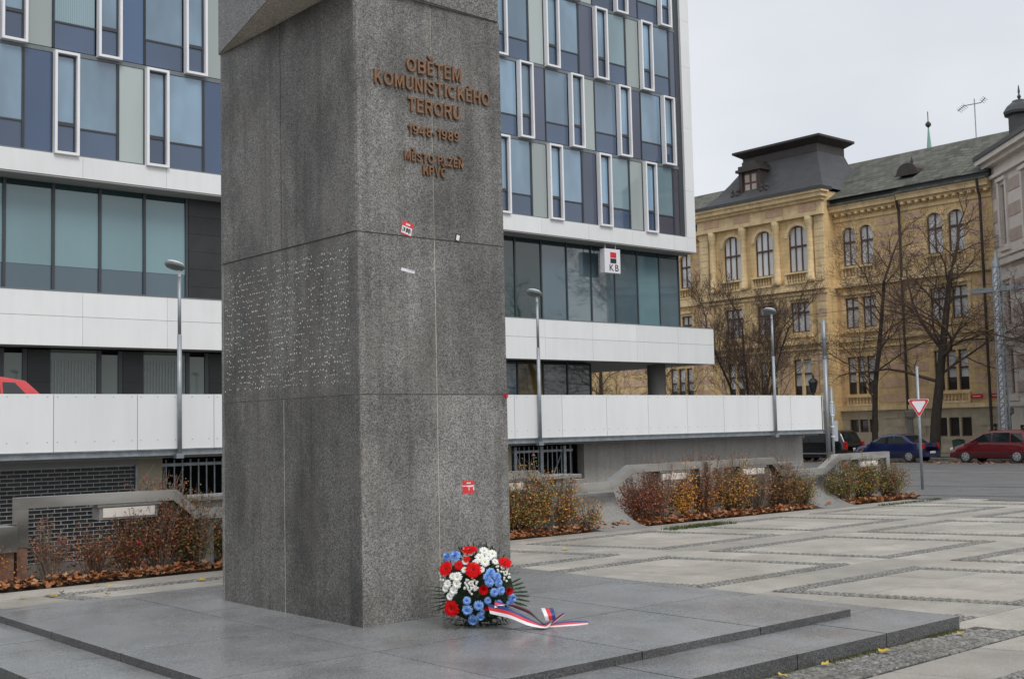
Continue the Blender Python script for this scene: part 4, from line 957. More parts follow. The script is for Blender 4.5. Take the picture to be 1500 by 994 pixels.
# ============================================================ MUSEUM
class Fac:
    def __init__(s, P): s.P = P
    def box(s, b, a0, a1, d0, d1, z0, z1, mi=0):
        P = s.P
        return b.add([P(a0, d1, z0), P(a1, d1, z0), P(a1, d0, z0), P(a0, d0, z0), P(a0, d1, z1), P(a1, d1, z1), P(a1, d0, z1), P(a0, d0, z1)],
                     [(0, 3, 2, 1), (4, 5, 6, 7), (0, 1, 5, 4), (1, 2, 6, 5), (2, 3, 7, 6), (3, 0, 4, 7)], mi)
    def wall(s, a0, a1, z0, z1, ops, dep=.3):
        b = MB(); P = s.P
        A = sorted({a0, a1, *[o[0] for o in ops], *[o[1] for o in ops]}); Z = sorted({z0, z1, *[o[2] for o in ops], *[o[3] for o in ops]})
        for i in range(len(A)-1):
            for k in range(len(Z)-1):
                m_, n_ = (A[i]+A[i+1])/2, (Z[k]+Z[k+1])/2
                if any(o[0] < m_ < o[1] and o[2] < n_ < o[3] for o in ops): continue
                b.add([P(A[i], 0, Z[k]), P(A[i+1], 0, Z[k]), P(A[i+1], 0, Z[k+1]), P(A[i], 0, Z[k+1])], [(0, 1, 2, 3)])
        for o in ops:
            (p, q, u, v), arch = o[:4], o[4]
            b.add([P(p, 0, u), P(q, 0, u), P(q, 0, v), P(p, 0, v), P(p, -dep, u), P(q, -dep, u), P(q, -dep, v), P(p, -dep, v)], [(0, 1, 5, 4), (1, 2, 6, 5), (2, 3, 7, 6), (3, 0, 4, 7)])
            if arch:
                r = (q-p)/2; c = (p+q)/2; zc_ = v-r; n = 8
                for sd_ in (-1, 1):
                    pts = [(c+sd_*r*cos(pi/2*i/n), zc_+r*sin(pi/2*i/n)) for i in range(n+1)]+[(c+sd_*r, v)]
                    b.add([P(x, -.002, z) for x, z in pts], [tuple(range(len(pts)))])
                    for i in range(n): b.add([P(pts[i][0], -.002, pts[i][1]), P(pts[i+1][0], -.002, pts[i+1][1]), P(pts[i+1][0], -dep, pts[i+1][1]), P(pts[i][0], -dep, pts[i][1])], [(0, 1, 2, 3)])
        return b
    def window(s, par, p, q, u, v, arch=False, lights=2, tr=.62, pm='museum_pane', fw_=.07, fm_='window_brown', low=None):
        b = MB(); d0, d1 = -.21, -.12
        s.box(b, p, p+fw_, d0, d1, u, v); s.box(b, q-fw_, q, d0, d1, u, v); s.box(b, p+fw_, q-fw_, d0, d1, u, u+fw_); s.box(b, p+fw_, q-fw_, d0, d1, v-fw_, v)
        zt = u+(v-u)*tr
        if tr: s.box(b, p+fw_, q-fw_, d0, d1+.03, zt-.06, zt+.06)
        for k in range(1, lights):
            x = p+(q-p)*k/lights; s.box(b, x-fw_*.45, x+fw_*.45, d0, d1+.01, u+fw_, v-fw_)
        w = b.build('window', fm_, par)
        b = MB(); s.box(b, p+.02, q-.02, -.25, -.195, u+.02 if not low else low, v-.02); b.build('pane', pm, w)
        if low: b = MB(); s.box(b, p+.02, q-.02, -.25, -.195, u+.02, low-.005); b.build('pane', 'museum_pane_dark', w)
        return w
    def part(s, par, name, mat, *bx):
        if name in ('string_course', 'entablature', 'pink_course', 'cornice'):
            for a in bx: b = MB(); s.box(b, *a); o_ = b.build(name, mat, par)
            return o_
        b = MB()
        for a in bx: s.box(b, *a)
        return b.build(name, mat, par)
    def archtrim(s, par, c, zc_, r, w, d, mat, name='arch_moulding'):
        b = MB(); n = 12; pr = []
        for i in range(n+1): pr.append((cos(pi*i/n), sin(pi*i/n)))
        for i in range(n):
            q = [(c+rr*x, zc_+rr*z) for (x, z), rr in ((pr[i], r), (pr[i], r+w), (pr[i+1], r+w), (pr[i+1], r))]
            b.add([s.P(x, d, z) for x, z in q]+[s.P(x, 0, z) for x, z in q], [(0, 1, 2, 3), (0, 4, 5, 1), (1, 5, 6, 2), (2, 6, 7, 3), (3, 7, 4, 0)])
        return b.build(name, mat, par)
    def balustrade(s, par, a0, a1, z0, z1, d, mat):
        s.part(par, 'balustrade', mat, (a0, a1, 0, d, z0, z0+.14), (a0, a1, 0, d+.05, z1-.12, z1), (a0, a0+.15, 0, d-.01, z0+.14, z1-.12), (a1-.15, a1, 0, d-.01, z0+.14, z1-.12))
        n = max(2, int((a1-a0-.3)/.22)); h = z1-z0-.26
        pr = [(.04, 0), (.075, h*.25), (.04, h*.55), (.06, h*.8), (.05, h)]
        for k in range(n):
            x = a0+.15+(a1-a0-.3)*(k+.5)/n; b = MB(); b.lathe(pr, 6, f=lambda u, v, z, x=x: s.P(x+u, d*.55+v, z0+.14+z)); b.build('baluster', mat, par)
mus = thing('museum', 'ornate ochre museum building with arched windows and grey slate roofs', 'museum', (70, 46, -.43))
def mbox(x0, x1, y0, y1, z0, z1): return MB().box(x0, x1, y0, y1, z0, z1)
# masses behind the facades
mbox(68.65, 82, 34.3, 72, -.43, 15.9).build('core', 'ochre', mus)
R_ = Fac(lambda s, d, z: (67.0-d, s, z)); W1 = Fac(lambda s, d, z: (68.2-d, s, z)); W2 = Fac(lambda s, d, z: (67.9-d, s, z))
RW = [47.63, 50.42, 53.2]
ops = [(c-.75, c+.75, 11.75, 14.88, True) for c in RW]+[(c-.76, c+.76, 7.68, 9.7, False) for c in RW]+[(c-.72, c+.72, 3.45, 5.85, False) for c in RW]
R_.wall(45.5, 56.1, 2.34, 17.0, ops).build('wall', 'ochre', mus); R_.wall(45.5, 56.1, -.43, 2.34, [(c-.9, c+.9, .9, 1.75, False) for c in RW]).build('plinth_wall', 'plinth_stone', mus)
mbox(67.001, 68.7, 45.5, 45.6, -.43, 17).box(67.001, 68.7, 56.0, 56.1, -.43, 17).build('side_wall', 'ochre', mus)
for c in RW:
    R_.window(mus, c-.75, c+.75, 11.75, 14.88, True, 3, .56); R_.window(mus, c-.76, c+.76, 7.68, 9.7, False, 3, .66); R_.window(mus, c-.72, c+.72, 3.45, 5.85, False, 2, .6, low=4.1); R_.window(mus, c-.9, c+.9, .9, 1.75, False, 3, 0, 'museum_pane_dark')
    R_.archtrim(mus, c, 14.13, .78, .22, .08, 'ochre_trim'); R_.balustrade(mus, c-.95, c+.95, 10.93, 11.72, .3, 'ochre_trim')
    R_.part(mus, 'window_surround', 'ochre_trim', (c-.98, c-.79, 0, .07, 7.5, 9.9), (c+.79, c+.98, 0, .07, 7.5, 9.9), (c-.98, c+.98, 0, .1, 9.9, 10.08), (c-.98, c+.98, 0, .13, 7.33, 7.5))
    for sd_ in (-1, 1): R_.part(mus, 'pink_panel', 'pink_brick', (c+sd_*1.0-.02 if sd_ > 0 else c-1.3, c+1.3 if sd_ > 0 else c-.98, 0, .03, 3.6, 6.3))
    R_.part(mus, 'mullion_pier', 'ochre_trim', (c-.08, c+.08, -.2, .02, 3.45, 5.85)); R_.archtrim(mus, c, 5.55, .78, .16, .06, 'ochre_trim')
for c in (46.55, 49.28, 52.1, 54.85):
    b = MB(); b.lathe([(.30, 10.95), (.30, 11.2), (.235, 11.3), (.20, 14.6), (.25, 14.72), (.30, 15.1), (.32, 15.35)], 14, f=lambda u, v, z, c=c: R_.P(c+u, .12+v, z)); b.build('column', 'ochre_trim', mus, True)
for a, e in ((45.5, 46.2), (55.3, 56.1)):
    for k in range(9): R_.part(mus, 'quoin', 'ochre_trim', (a, e, 0, .10, 11.0+.49*k, 11.0+.49*k+.465))
    for k in range(16): R_.part(mus, 'quoin', 'ochre_trim' if k % 2 else 'pink_brick', (a, e, 0, .09, 2.6+.5*k, 2.6+.5*k+.47))
R_.part(mus, 'entablature', 'ochre_trim', (45.4, 56.2, 0, .35, 15.36, 15.62), (45.45, 56.15, 0, .22, 15.62, 16.3), (45.3, 56.3, 0, .45, 16.3, 16.5), (45.15, 56.45, 0, .7, 16.5, 16.78), (45.0, 56.6, 0, .85, 16.78, 16.95))
for c in (46.6, 49.3, 52.1, 54.8): R_.part(mus, 'relief_panel', 'pink_brick', (c-.7, c+.7, .22, .26, 15.7, 16.2))
R_.part(mus, 'gutter', 'roof_dark', (44.95, 56.65, -.3, .95, 16.951, 17.15))
R_.part(mus, 'string_course', 'ochre_trim', (45.4, 56.2, 0, .3, 10.45, 10.6), (45.4, 56.2, 0, .2, 10.6, 10.92), (45.4, 56.2, 0, .18, 6.85, 7.1), (45.4, 56.2, 0, .14, 6.45, 6.58), (45.4, 56.2, 0, .25, 2.35, 2.6), (45.4, 56.2, 0, .12, 10.15, 10.3))
def wing(F, y0, y1, cs, pw, three, ends):
    ops = []
    for c in cs: ops.append((c-pw/2, c+pw/2, 11.86, 14.4, True))
    for c in cs: ops.append((c-pw/2, c+pw/2, 7.75, 9.75, False))
    for c in three: ops.append((c-.32, c+.32, 3.4, 5.85, False))
    F.wall(y0, y1, 2.34, 15.9, ops).build('wall', 'ochre', mus); F.wall(y0, y1, -.43, 2.34, [(c-.33, c+.33, .6 if y0 < 40 else .92, 1.75, False) for c in three]).build('plinth_wall', 'plinth_stone', mus)
    for c in cs:
        F.window(mus, c-pw/2, c+pw/2, 11.86, 14.4, True, 2, .62); F.window(mus, c-pw/2, c+pw/2, 7.75, 9.75, False, 2, .66); F.archtrim(mus, c, 14.4-pw/2, pw/2+.02, .16, .07, 'ochre_trim'); F.balustrade(mus, c-pw/2-.08, c+pw/2+.08, 11.0, 11.8, .18, 'ochre_trim')
    a, e = min(cs)-pw/2, max(cs)+pw/2
    F.part(mus, 'window_surround', 'ochre_trim', (a-.25, a-.02, 0, .06, 7.6, 9.95), (e+.02, e+.25, 0, .06, 7.6, 9.95), (a-.3, e+.3, 0, .12, 9.95, 10.1), (a-.3, e+.3, 0, .14, 7.42, 7.6))
    for c in three:
        F.window(mus, c-.32, c+.32, 3.4, 5.85, False, 1, .56, low=4.2); F.window(mus, c-.33, c+.33, .6 if y0 < 40 else .92, 1.75, False, 1, 0, 'museum_pane_dark')
    F.archtrim(mus, sum(three)/3, 5.55, 1.12, .2, .07, 'ochre_trim'); F.balustrade(mus, min(three)-.4, max(three)+.4, 2.62, 3.3, .14, 'ochre_trim')
    # pink brick courses between ochre bands
    for k in range(4):
        za = 11.9+.78*k
        F.part(mus, 'pink_course', 'pink_brick', (y0+.35, a-.28, 0, .025, za, za+.42), (e+.28, y1-.35, 0, .025, za, za+.42))
        F.part(mus, 'pink_course', 'pink_brick', (y0+.35, a-.5, 0, .025, 7.3+.78*k, 7.72+.78*k), (e+.5, y1-.35, 0, .025, 7.3+.78*k, 7.72+.78*k))
    t0, t1 = min(three)-.62, max(three)+.62
    for k in range(4): F.part(mus, 'pink_course', 'pink_brick', (y0+.35, t0-.1, 0, .025, 2.8+.95*k, 3.35+.95*k), (t1+.1, y1-.35, 0, .025, 2.8+.95*k, 3.35+.95*k))
    F.part(mus, 'entablature', 'ochre_trim', (y0, y1, 0, .1, 14.85, 15.05), (y0, y1, 0, .28, 15.35, 15.5), (y0, y1, 0, .55, 15.5, 15.75), (y0, y1, 0, .62, 15.75, 15.88))
    for k in range(int((y1-y0)/.5)): F.part(mus, 'dentil', 'ochre_trim', (y0+.12+.5*k, y0+.34+.5*k, 0, .42, 15.2, 15.349))
    F.part(mus, 'gutter_slope', 'slate', (y0, y1, -.3, .78, 15.881, 16.0)); F.part(mus, 'gutter', 'roof_dark', (y0, y1, -.5, .35, 16.001, 16.35))
    F.part(mus, 'string_course', 'ochre_trim', (y0, y1, 0, .26, 10.45, 10.62), (y0, y1, 0, .16, 10.62, 10.98), (y0, y1, 0, .16, 6.85, 7.1), (y0, y1, 0, .1, 6.4, 6.52), (y0, y1, 0, .24, 2.32, 2.6))
    # rusticated plinth, stone by stone
    for r in range(5):
        za = -.42+r*.548; x = y0+.01-(.5 if r % 2 else 0)
        while x < y1-.02:
            w = 1.0; p, q = max(x, y0), min(x+w, y1)
            if q-p > .12 and not any(p < c+.36 and q > c-.36 and za < 1.8 and za+.54 > .58 for c in three):
                b = MB(); F.box(b, p+.012, q-.012, 0, .07, za+.012, za+.536); b.build('stone_block', 'plinth_stone', mus)
            x += w
wing(W1, 40.35, 45.5, (44.42, 43.12), 1.0, (44.62, 43.9, 43.18), None)
wing(W2, 34.3, 40.35, (38.12, 36.68), 1.05, (38.25, 37.45, 36.65), None)
wing(W1, 56.1, 66.0, (58.6, 60.0), 1.0, (58.5, 59.3, 60.1), None)
for r in range(5):
    za = -.42+r*.548; x = 45.5-(.5 if r % 2 else 0)
    while x < 56:
        p, q = max(x, 45.5), min(x+1., 56.1)
        if not any(p < c+.9 and q > c-.9 and za < 1.8 and za+.54 > .88 for c in RW):
            b = MB(); R_.box(b, p+.012, q-.012, 0, .07, za+.012, za+.536); b.build('stone_block', 'plinth_stone', mus)
        x += 1.
for (xx, yy) in ((67.75, 40.42), (67.55, 34.9)):
    MB().tube([(xx, yy, .2), (xx, yy, 14.9), (xx-.2, yy, 15.3), (xx-.25, yy, 15.9)], .085, 8).build('drain_pipe', 'roof_brown', mus)
for yy in (35.85, 34.62): 
    o = MB().box(67.76, 67.80, yy-.38, yy+.38, 2.85, 3.1).build('street_plate', 'sign_red', mus); MB().box(67.75, 67.76, yy-.25, yy+.25, 2.95, 3.0).build('plate_line', 'white_sticker', o)
# roofs
b = MB()
b.add([(67.4, 34.3, 16.3), (67.4, 72, 16.3), (74.2, 72, 20.1), (74.2, 34.3, 20.1), (81, 34.3, 16.3), (81, 72, 16.3)], [(0, 3, 2, 1), (3, 4, 5, 2), (0, 4, 3)])
b.build('wing_roof', 'slate', mus)
b = MB(); b.add([(67.45, 36.0, 16.36), (67.45, 39.9, 16.36), (70.6, 37.9, 18.9), (71.8, 36.0, 18.75), (71.8, 39.9, 18.75)], [(0, 2, 1), (0, 3, 2), (1, 2, 4), (2, 3, 4)])
b.build('hipped_roof', 'slate', mus)
prof = [(0, 17.151), (.35, 17.5), (.8, 18.1), (1.25, 18.9), (1.6, 19.6), (1.8, 20.2)]
b = MB()
for d, z in prof: b.v += [(66.9+d*1.15, 45.3+d, z), (66.9+d*1.15, 56.3-d*1.6, z), (74-d, 56.3-d*1.6, z), (74-d, 45.3+d, z)]
for i in range(len(prof)-1):
    for k in range(4): b.f.append((i*4+k, i*4+(k+1) % 4, i*4+4+(k+1) % 4, i*4+4+k)); b.m.append(0)
b.build('mansard_roof', 'roof_dark', mus)
cp = mbox(68.95, 72.2, 47.1, 53.45, 20.201, 20.75).build('roof_cap', 'roof_brown', mus)
b = MB(); b.add([(68.95, 47.1, 20.751), (72.2, 47.1, 20.751), (72.2, 53.45, 20.751), (68.95, 53.45, 20.751), (68.4, 46.55, 21.1), (72.7, 46.55, 21.1), (72.7, 54.0, 21.1), (68.4, 54.0, 21.1), (68.4, 46.55, 21.25), (72.7, 46.55, 21.25), (72.7, 54.0, 21.25), (68.4, 54.0, 21.25)], [(0, 1, 5, 4), (1, 2, 6, 5), (2, 3, 7, 6), (3, 0, 4, 7), (4, 5, 9, 8), (5, 6, 10, 9), (6, 7, 11, 10), (7, 4, 8, 11), (8, 9, 10, 11)]); b.build('cap_cornice', 'roof_brown', cp)
D_ = Fac(lambda s, d, z: (67.75-d, s, z))
dm = D_.part(mus, 'dormer', 'roof_brown', (51.05, 51.35, -1.4, 0, 17.7, 19.5), (52.65, 52.95, -1.4, 0, 17.7, 19.5), (51.35, 52.65, -1.4, 0, 17.5, 17.95), (50.9, 53.1, -1.5, .18, 19.5, 19.7), (51.05, 52.95, -1.5, .05, 19.7, 19.95), (51.4, 52.6, -1.5, .03, 19.95, 20.2), (50.4, 53.6, -.6, .1, 17.2, 17.5))
D_.part(dm, 'dormer_window', 'window_brown', (51.35, 52.65, -.2, -.15, 17.95, 19.5)); D_.part(dm, 'dormer_bar', 'pale_pink', (51.5, 51.9, -.149, -.13, 18.05, 18.6), (52.1, 52.5, -.149, -.13, 18.05, 18.6), (51.5, 51.9, -.149, -.13, 18.75, 19.3), (52.1, 52.5, -.149, -.13, 18.75, 19.3))
for yy in (50.5, 53.5, 50.95, 53.05):
    b = MB(); b.lathe([(.14, 17.5), (.1, 17.7), (.16, 17.95), (.09, 18.1), (.12, 18.25), (.02, 18.45)], 8, (67.7, yy, 0)); b.build('finial', 'roof_brown', dm)
b = MB(); b.lathe([(.75, 0), (.75, .9)], 14, f=lambda x, y, z: (69.0+z*1.6-.3, 40.3+x, 17.35+max(0, y)*.95)); b.add([(68.66, 39.4, 17.25), (68.66, 41.2, 17.25), (68.66, 41.0, 17.42), (68.66, 39.6, 17.42)], [(0, 1, 2, 3)]); b.lathe([(.05, 0), (.09, .2), (.02, .5)], 6, (69.4, 40.3, 18.05)); b.build('oval_dormer', 'roof_brown', mus)
an = thing('roof_antenna', 'thin grey television antenna standing on the slate ridge', 'antenna', (74.2, 38.35, 20.1))
MB().tube([(74.2, 38.35, 20.0), (74.2, 38.35, 22.7)], .04, 6).build('mast', 'pole_steel', an)
for z, l in ((22.2, 1.0),): MB().tube([(74.2, 37.6, 22.6), (74.2, 37.9, 22.35), (74.2, 39.1, 22.4), (74.1, 39.5, 22.1)], .035, 5).build('boom', 'pole_steel', an)
for k in range(5): MB().tube([(73.9, 39.0+.11*k, 22.45-.06*k), (74.5, 39.0+.11*k, 22.3-.06*k)], .02, 4).build('element', 'pole_steel', an)
for k in range(3): MB().tube([(73.9, 37.6+.11*k, 22.65-.08*k), (74.5, 37.6+.11*k, 22.5-.08*k)], .02, 4).build('element', 'pole_steel', an)
sp = thing('church_spire', 'slender green copper church spire far behind the museum roof', 'spire', (170, 95.6, 0))
MB().lathe([(4.0, 0), (4.0, 24), (2.2, 26), (1.55, 30), (.10, 47.0)], 8, (170, 95.6, 0)).build('spire', 'copper_green', sp)
MB().lathe([(.05, 47), (.45, 47.4), (.45, 47.7), (.05, 48.1)], 8, (170, 95.6, 0)).build('ball', 'roof_brown', sp); MB().tube([(170, 95.6, 48), (170, 95.6, 49.6)], .08, 4).build('cross', 'roof_brown', sp)

# pale corner pavilion, set at an angle
pv = thing('corner_pavilion', 'pale pinkish corner house with striped stonework and small dark turret', 'building', (66, 31, -.43))
So_, No_ = Vector((-.682, -.731, 0)), Vector((-.731, .682, 0)); O_ = Vector((67.95, 34.32, 0))
V_ = Fac(lambda s, d, z: tuple(O_+So_*s+No_*d+Vector((0, 0, z))))
LP = 15
wz = []
for c in (1.75, 5.2, 8.6, 12): wz += [(c-.42, c+.42, 11.7, 15.2, False), (c-.5, c+.5, 7.0, 9.4, False), (c-.5, c+.5, 3.0, 5.6, False)]
V_.wall(0, LP, -.43, 17.0, wz).build('wall', 'pale_render', pv)
for w in wz: V_.window(pv, w[0], w[1], w[2], w[3], False, 2, .6, 'museum_pane_dark', fm_='pale_pink'); V_.part(pv, 'window_surround', 'pale_render', (w[0]-.25, w[0]-.02, 0, .12, w[2]-.2, w[3]+.2), (w[1]+.02, w[1]+.25, 0, .12, w[2]-.2, w[3]+.2), (w[0]-.3, w[1]+.3, 0, .2, w[3]+.2, w[3]+.4), (w[0]-.3, w[1]+.3, 0, .18, w[2]-.4, w[2]-.2))
for k in range(9): V_.part(pv, 'pink_block', 'pale_pink', (.02, .65, 0, .04, 3+1.45*k, 3.7+1.45*k)); V_.part(pv, 'pink_block', 'pale_pink', (2.5, 4.4, 0, .04, 3+1.45*k, 3.7+1.45*k))
V_.part(pv, 'cornice', 'pale_render', (-.3, LP, 0, .25, 15.75, 15.95), (-.4, LP, 0, .45, 16.5, 16.75), (-.5, LP, 0, .75, 16.75, 17.05)); V_.part(pv, 'string_course', 'pale_render', (0, LP, 0, .28, 10.5, 10.8), (0, LP, 0, .2, 6.2, 6.4), (0, LP, 0, .2, 2.3, 2.55), (0, LP, 0, .15, 11.0, 11.15))
V_.part(pv, 'gutter', 'roof_dark', (-.6, LP, -.3, .85, 17.051, 17.3))
b = MB(); P = V_.P; b.add([P(-.5, .6, 17.3), P(LP, .6, 17.3), P(LP-3, -5.5, 21.0), P(2.0, -5.0, 21.0), P(-2, -9, 17.3)], [(0, 1, 2, 3), (0, 3, 4)]); b.build('roof', 'slate', pv)
b = MB(); b.add([P(0, -.41, -.43), P(LP, -.41, -.43), P(LP, -10, -.43), P(-.3, -2, -.43)]+[P(0, -.41, 17), P(LP, -.41, 17), P(LP, -10, 17), P(-.3, -2, 17)], [(0, 1, 5, 4), (1, 2, 6, 5), (2, 3, 7, 6), (3, 0, 4, 7)]); b.build('core', 'pale_render', pv)
tu = MB(); tu.lathe([(.70, 17.4), (.70, 19.7), (.95, 19.8), (.98, 19.95), (.75, 20.3), (.45, 20.55), (.4, 20.65), (.1, 20.7)], 8, (69.6, 33.15, 0)); tq = tu.build('turret', 'roof_dark', pv)
MB().lathe([(.05, 20.7), (.12, 20.9), (.04, 21.05), (.07, 21.2), (.02, 21.6)], 6, (69.6, 33.15, 0)).build('finial', 'roof_dark', tq)

# ============================================================ TREES
def tree(name, label, base, h, tr, seed, first=.3, spread=.9, n1=9, up=.25, depth=4, lean=(0, 0), dens=1., twig=.010, group='bare trees along the museum street', multi=1, limbs=()):
    r = random.Random(seed); T = thing(name, label, 'tree', base, group); tk = MB(); br = MB()
    B = Vector(base)
    spine = []
    def grow(p, d, L, rad, lv):
        ns = 5 if lv <= 1 else (4 if lv == 2 else 3); pts = [p]; q = p; rs = [rad]; dirs = [d]
        for i in range(ns):
            w = .05 if lv == 0 else .22
            d = (d+Vector((r.gauss(0, w), r.gauss(0, w), r.gauss(0, w*.6)+up*.12*(lv > 0)))).normalized(); q = q+d*L/ns; pts.append(q); rs.append(max(twig*.6, rad*(1-.72*(i+1)/ns) if lv else rad*(1-.55*(i+1)/ns))); dirs.append(d)
        (tk if lv == 0 else br).tube(pts, rs, 8 if lv == 0 else (6 if lv == 1 else (4 if lv == 2 else 3)), cap=False)
        if lv == 0: spine.append(pts)
        if lv >= depth: return
        n = (n1, 8, 6, 4)[min(lv, 3)]; n = max(2, int(n*dens+.5)); st = first if lv == 0 else .18
        for k in range(n):
            t_ = st+(1-st)*(k+r.uniform(.1, .9))/n; f_ = t_*ns; i = min(int(f_), ns-1); s0 = pts[i].lerp(pts[i+1], f_-i); dd = dirs[i+1]
            side = Vector((r.gauss(0, 1), r.gauss(0, 1), r.gauss(0, .35))); side = (side-dd*side.dot(dd)).normalized()
            nd = (dd*(1-spread*.55)+side*spread+Vector((0, 0, up))).normalized()
            rr = rs[i]*(.48 if lv else .34)*r.uniform(.7, 1.1); LL = L*(.62 if lv else .55)*(1.05-.45*t_)*r.uniform(.7, 1.25)
            grow(s0, nd, LL, max(rr, twig*.7), lv+1)
        if lv == 0 or lv == 1: grow(pts[-1], dirs[-1], L*.35, rs[-1], lv+1)
    for m_ in range(multi):
        a = 2*pi*m_/max(1, multi)+r.random(); ln = Vector((lean[0]+(.22*cos(a) if multi > 1 else 0), lean[1]+(.22*sin(a) if multi > 1 else 0), 1)).normalized()
        grow(B+(Vector((.15*cos(a), .15*sin(a), 0)) if multi > 1 else Vector()), ln, h*.62, tr, 0)
    for (z, d, L, rad) in limbs:
        q0 = min(spine[0], key=lambda v: abs(v.z-B.z-z)); k0 = spine[0].index(q0); q1 = spine[0][min(k0+1, len(spine[0])-1)] if q0.z-B.z < z else spine[0][max(0, k0-1)]
        f0 = abs(B.z+z-q0.z)/max(.01, abs(q1.z-q0.z)); grow(q0.lerp(q1, min(1, f0)), Vector(d).normalized(), L, rad, 1)
    tk.build('trunk', 'bark', T, True); br.build('crown', 'twig', T)
    return T
tree('bare_tree', 'bushy many stemmed bare tree rising behind the white parapet', (61.5, 47.4, -.45), 13.5, .11, 4, .15, .62, 10, .42, 4, multi=4, dens=1.05, twig=.010)
tree('bare_tree', 'slim bare street tree beside the parked blue car', (61.6, 39.0, -.45), 16.5, .19, 12, .28, .85, 14, .25, 4, twig=.010, dens=.95)
tree('bare_tree', 'thick trunked bare tree with crooked limbs behind the give way sign', (61.8, 35.35, -.45), 17, .32, 23, .40, .9, 12, .18, 4, dens=.95, limbs=((4.2, (-.3, .9, .40), 5.0, .12), (5.6, (-.2, -.85, .55), 5.0, .11), (6.0, (-.4, .6, .8), 5, .13)), twig=.011)
tree('bare_tree', 'bare tree spreading branches in front of the pale corner house', (58.9, 24.7, -.5), 13, .28, 31, .22, .95, 11, .15, 4, limbs=((2.5, (.2, .9, .5), 6, .13), (4.0, (.3, .9, .7), 6, .12)), twig=.012)
tree('bare_tree', 'low bare tree seen under the office overhang', (60.5, 54.0, -.45), 10, .20, 41, .14, .8, 11, .25, 4, twig=.012, dens=.9)
tree('bare_tree', 'bare tree seen beside the round column under the overhang', (61.0, 60.5, -.45), 11, .22, 45, .14, .8, 11, .25, 4, twig=.012, dens=.9)
tree('bare_tree', 'tall bare street tree in front of the pale corner house end', (60.3, 21.3, -.5), 21, .34, 58, .2, .9, 13, .22, 4, twig=.018)
tree('bare_tree', 'bare street tree farther along by the pale house', (60.5, 13.5, -.5), 16, .28, 51, .25, .9, 11, .2, 3, twig=.016)
tree('bare_tree', 'bare street tree at the far corner of the plaza', (59.5, 7.0, -.5), 14, .28, 52, .25, .9, 11, .2, 3, twig=.016)

# ============================================================ STREET FURNITURE
gw = thing('give_way_sign', 'red and white give way triangle on a thin grey post', 'road sign', (28.0, 16.4, -.13))
MB().tube([(28.0, 16.4, -.14), (28.0, 16.4, 3.02)], .035, 10).build('post', 'pole_steel', gw, True)
fwd_ = Vector((-.80, -.60, 0)); sd_ = Vector((.60, -.80, 0)); pc = Vector((28.0, 16.4, 2.02))+fwd_*.05
def tri(r, d, mat, nm, par):
    b = MB(); pts = []
    for k in range(3):
        a = -pi/2+2*pi*k/3; c = (cos(a), sin(a))
        for q in range(-2, 3):
            aa = a+q*.5; pts.append(((r-.03)*c[0]+.03*cos(aa), (r-.03)*c[1]+.03*sin(aa)))
    v0 = [pc+sd_*x+Vector((0, 0, y))+fwd_*d for x, y in pts]; v1 = [p-fwd_*.012 for p in v0]; n = len(pts)
    b.add([tuple(p) for p in v0]+[tuple(p) for p in v1], [tuple(range(n)), tuple(range(n, 2*n))[::-1]]+[(i, (i+1) % n, n+(i+1) % n, n+i) for i in range(n)]); return b.build(nm, mat, par)
pl_ = tri(.285, 0, 'sign_white', 'sign_plate', gw); tri(.268, .004, 'sign_red', 'red_border', pl_); tri(.182, .008, 'sign_white', 'white_centre', pl_)
rs_ = thing('sign_post', 'thin post carrying the grey back of a round sign beside the parapet end', 'road sign', (31.6, 21.45, -.2))
MB().tube([(31.6, 21.45, -.3), (31.6, 21.45, 2.7)], .04, 10).build('post', 'pole_steel', rs_, True)
b = MB(); b.lathe([(.27, 0), (.27, .015)], 24, f=lambda x, y, z: (31.70+x*.95-z*.3, 21.50+x*.3-z*.95, 2.0+y)); b.build('round_plate', 'sign_back', rs_)
MB().box(31.65, 31.95, 21.50, 21.512, 1.05, 1.68).build('lower_plate', 'sign_back', rs_)
for z in (2.25, 1.85, 1.5, 1.2): MB().tube([(31.6, 21.45, z-.02), (31.6, 21.45, z+.02)], .055, 8).build('clamp', 'white_alu', rs_)
tp = thing('steel_mast', 'stepped grey steel mast behind the end of the white parapet', 'mast', (54.5, 37.3, -.57))
MB().tube([(54.5, 37.3, -.6), (54.5, 37.3, 5.1)], .125, 10).build('lower_tube', 'pole_steel', tp, True); MB().tube([(54.5, 37.3, 5.1), (54.5, 37.3, 7.1)], .11, 10).build('upper_tube', 'pole_steel', tp, True)
for z in (5.1, 6.1): MB().tube([(54.5, 37.3, z-.05), (54.5, 37.3, z+.05)], .16, 10).build('collar', 'galv_steel', tp)
MB().tube([(54.5, 37.3, 4.95), (54.3, 38.6, 4.95)], .03, 5).build('stub', 'galv_steel', tp)
ct = thing('catenary_mast', 'tall pale lattice tram mast with a long horizontal bracket arm', 'mast', (60.5, 30.55, -.45))
cx_, cy_ = 60.5, 30.55
for (ax, ay) in ((-.2, -.2), (.2, -.2), (.2, .2), (-.2, .2)): MB().tube([(cx_+ax, cy_+ay, -.45), (cx_+ax*.7, cy_+ay*.7, 9.6)], .055, 4).build('leg', 'pole_steel', ct)
b = MB()
for k in range(22):
    z = -.2+k*.44; e = .2-.06*k/22
    for (ax, ay, bx, by) in ((-e, -e, e, -e), (e, -e, e, e), (e, e, -e, e), (-e, e, -e, -e)):
        b.tube([(cx_+ax, cy_+ay, z), (cx_+bx, cy_+by, z+.44)], .025, 4, cap=False); b.tube([(cx_+ax, cy_+ay, z), (cx_+bx, cy_+by, z)], .02, 4, cap=False)
b.build('lattice', 'pole_steel', ct)
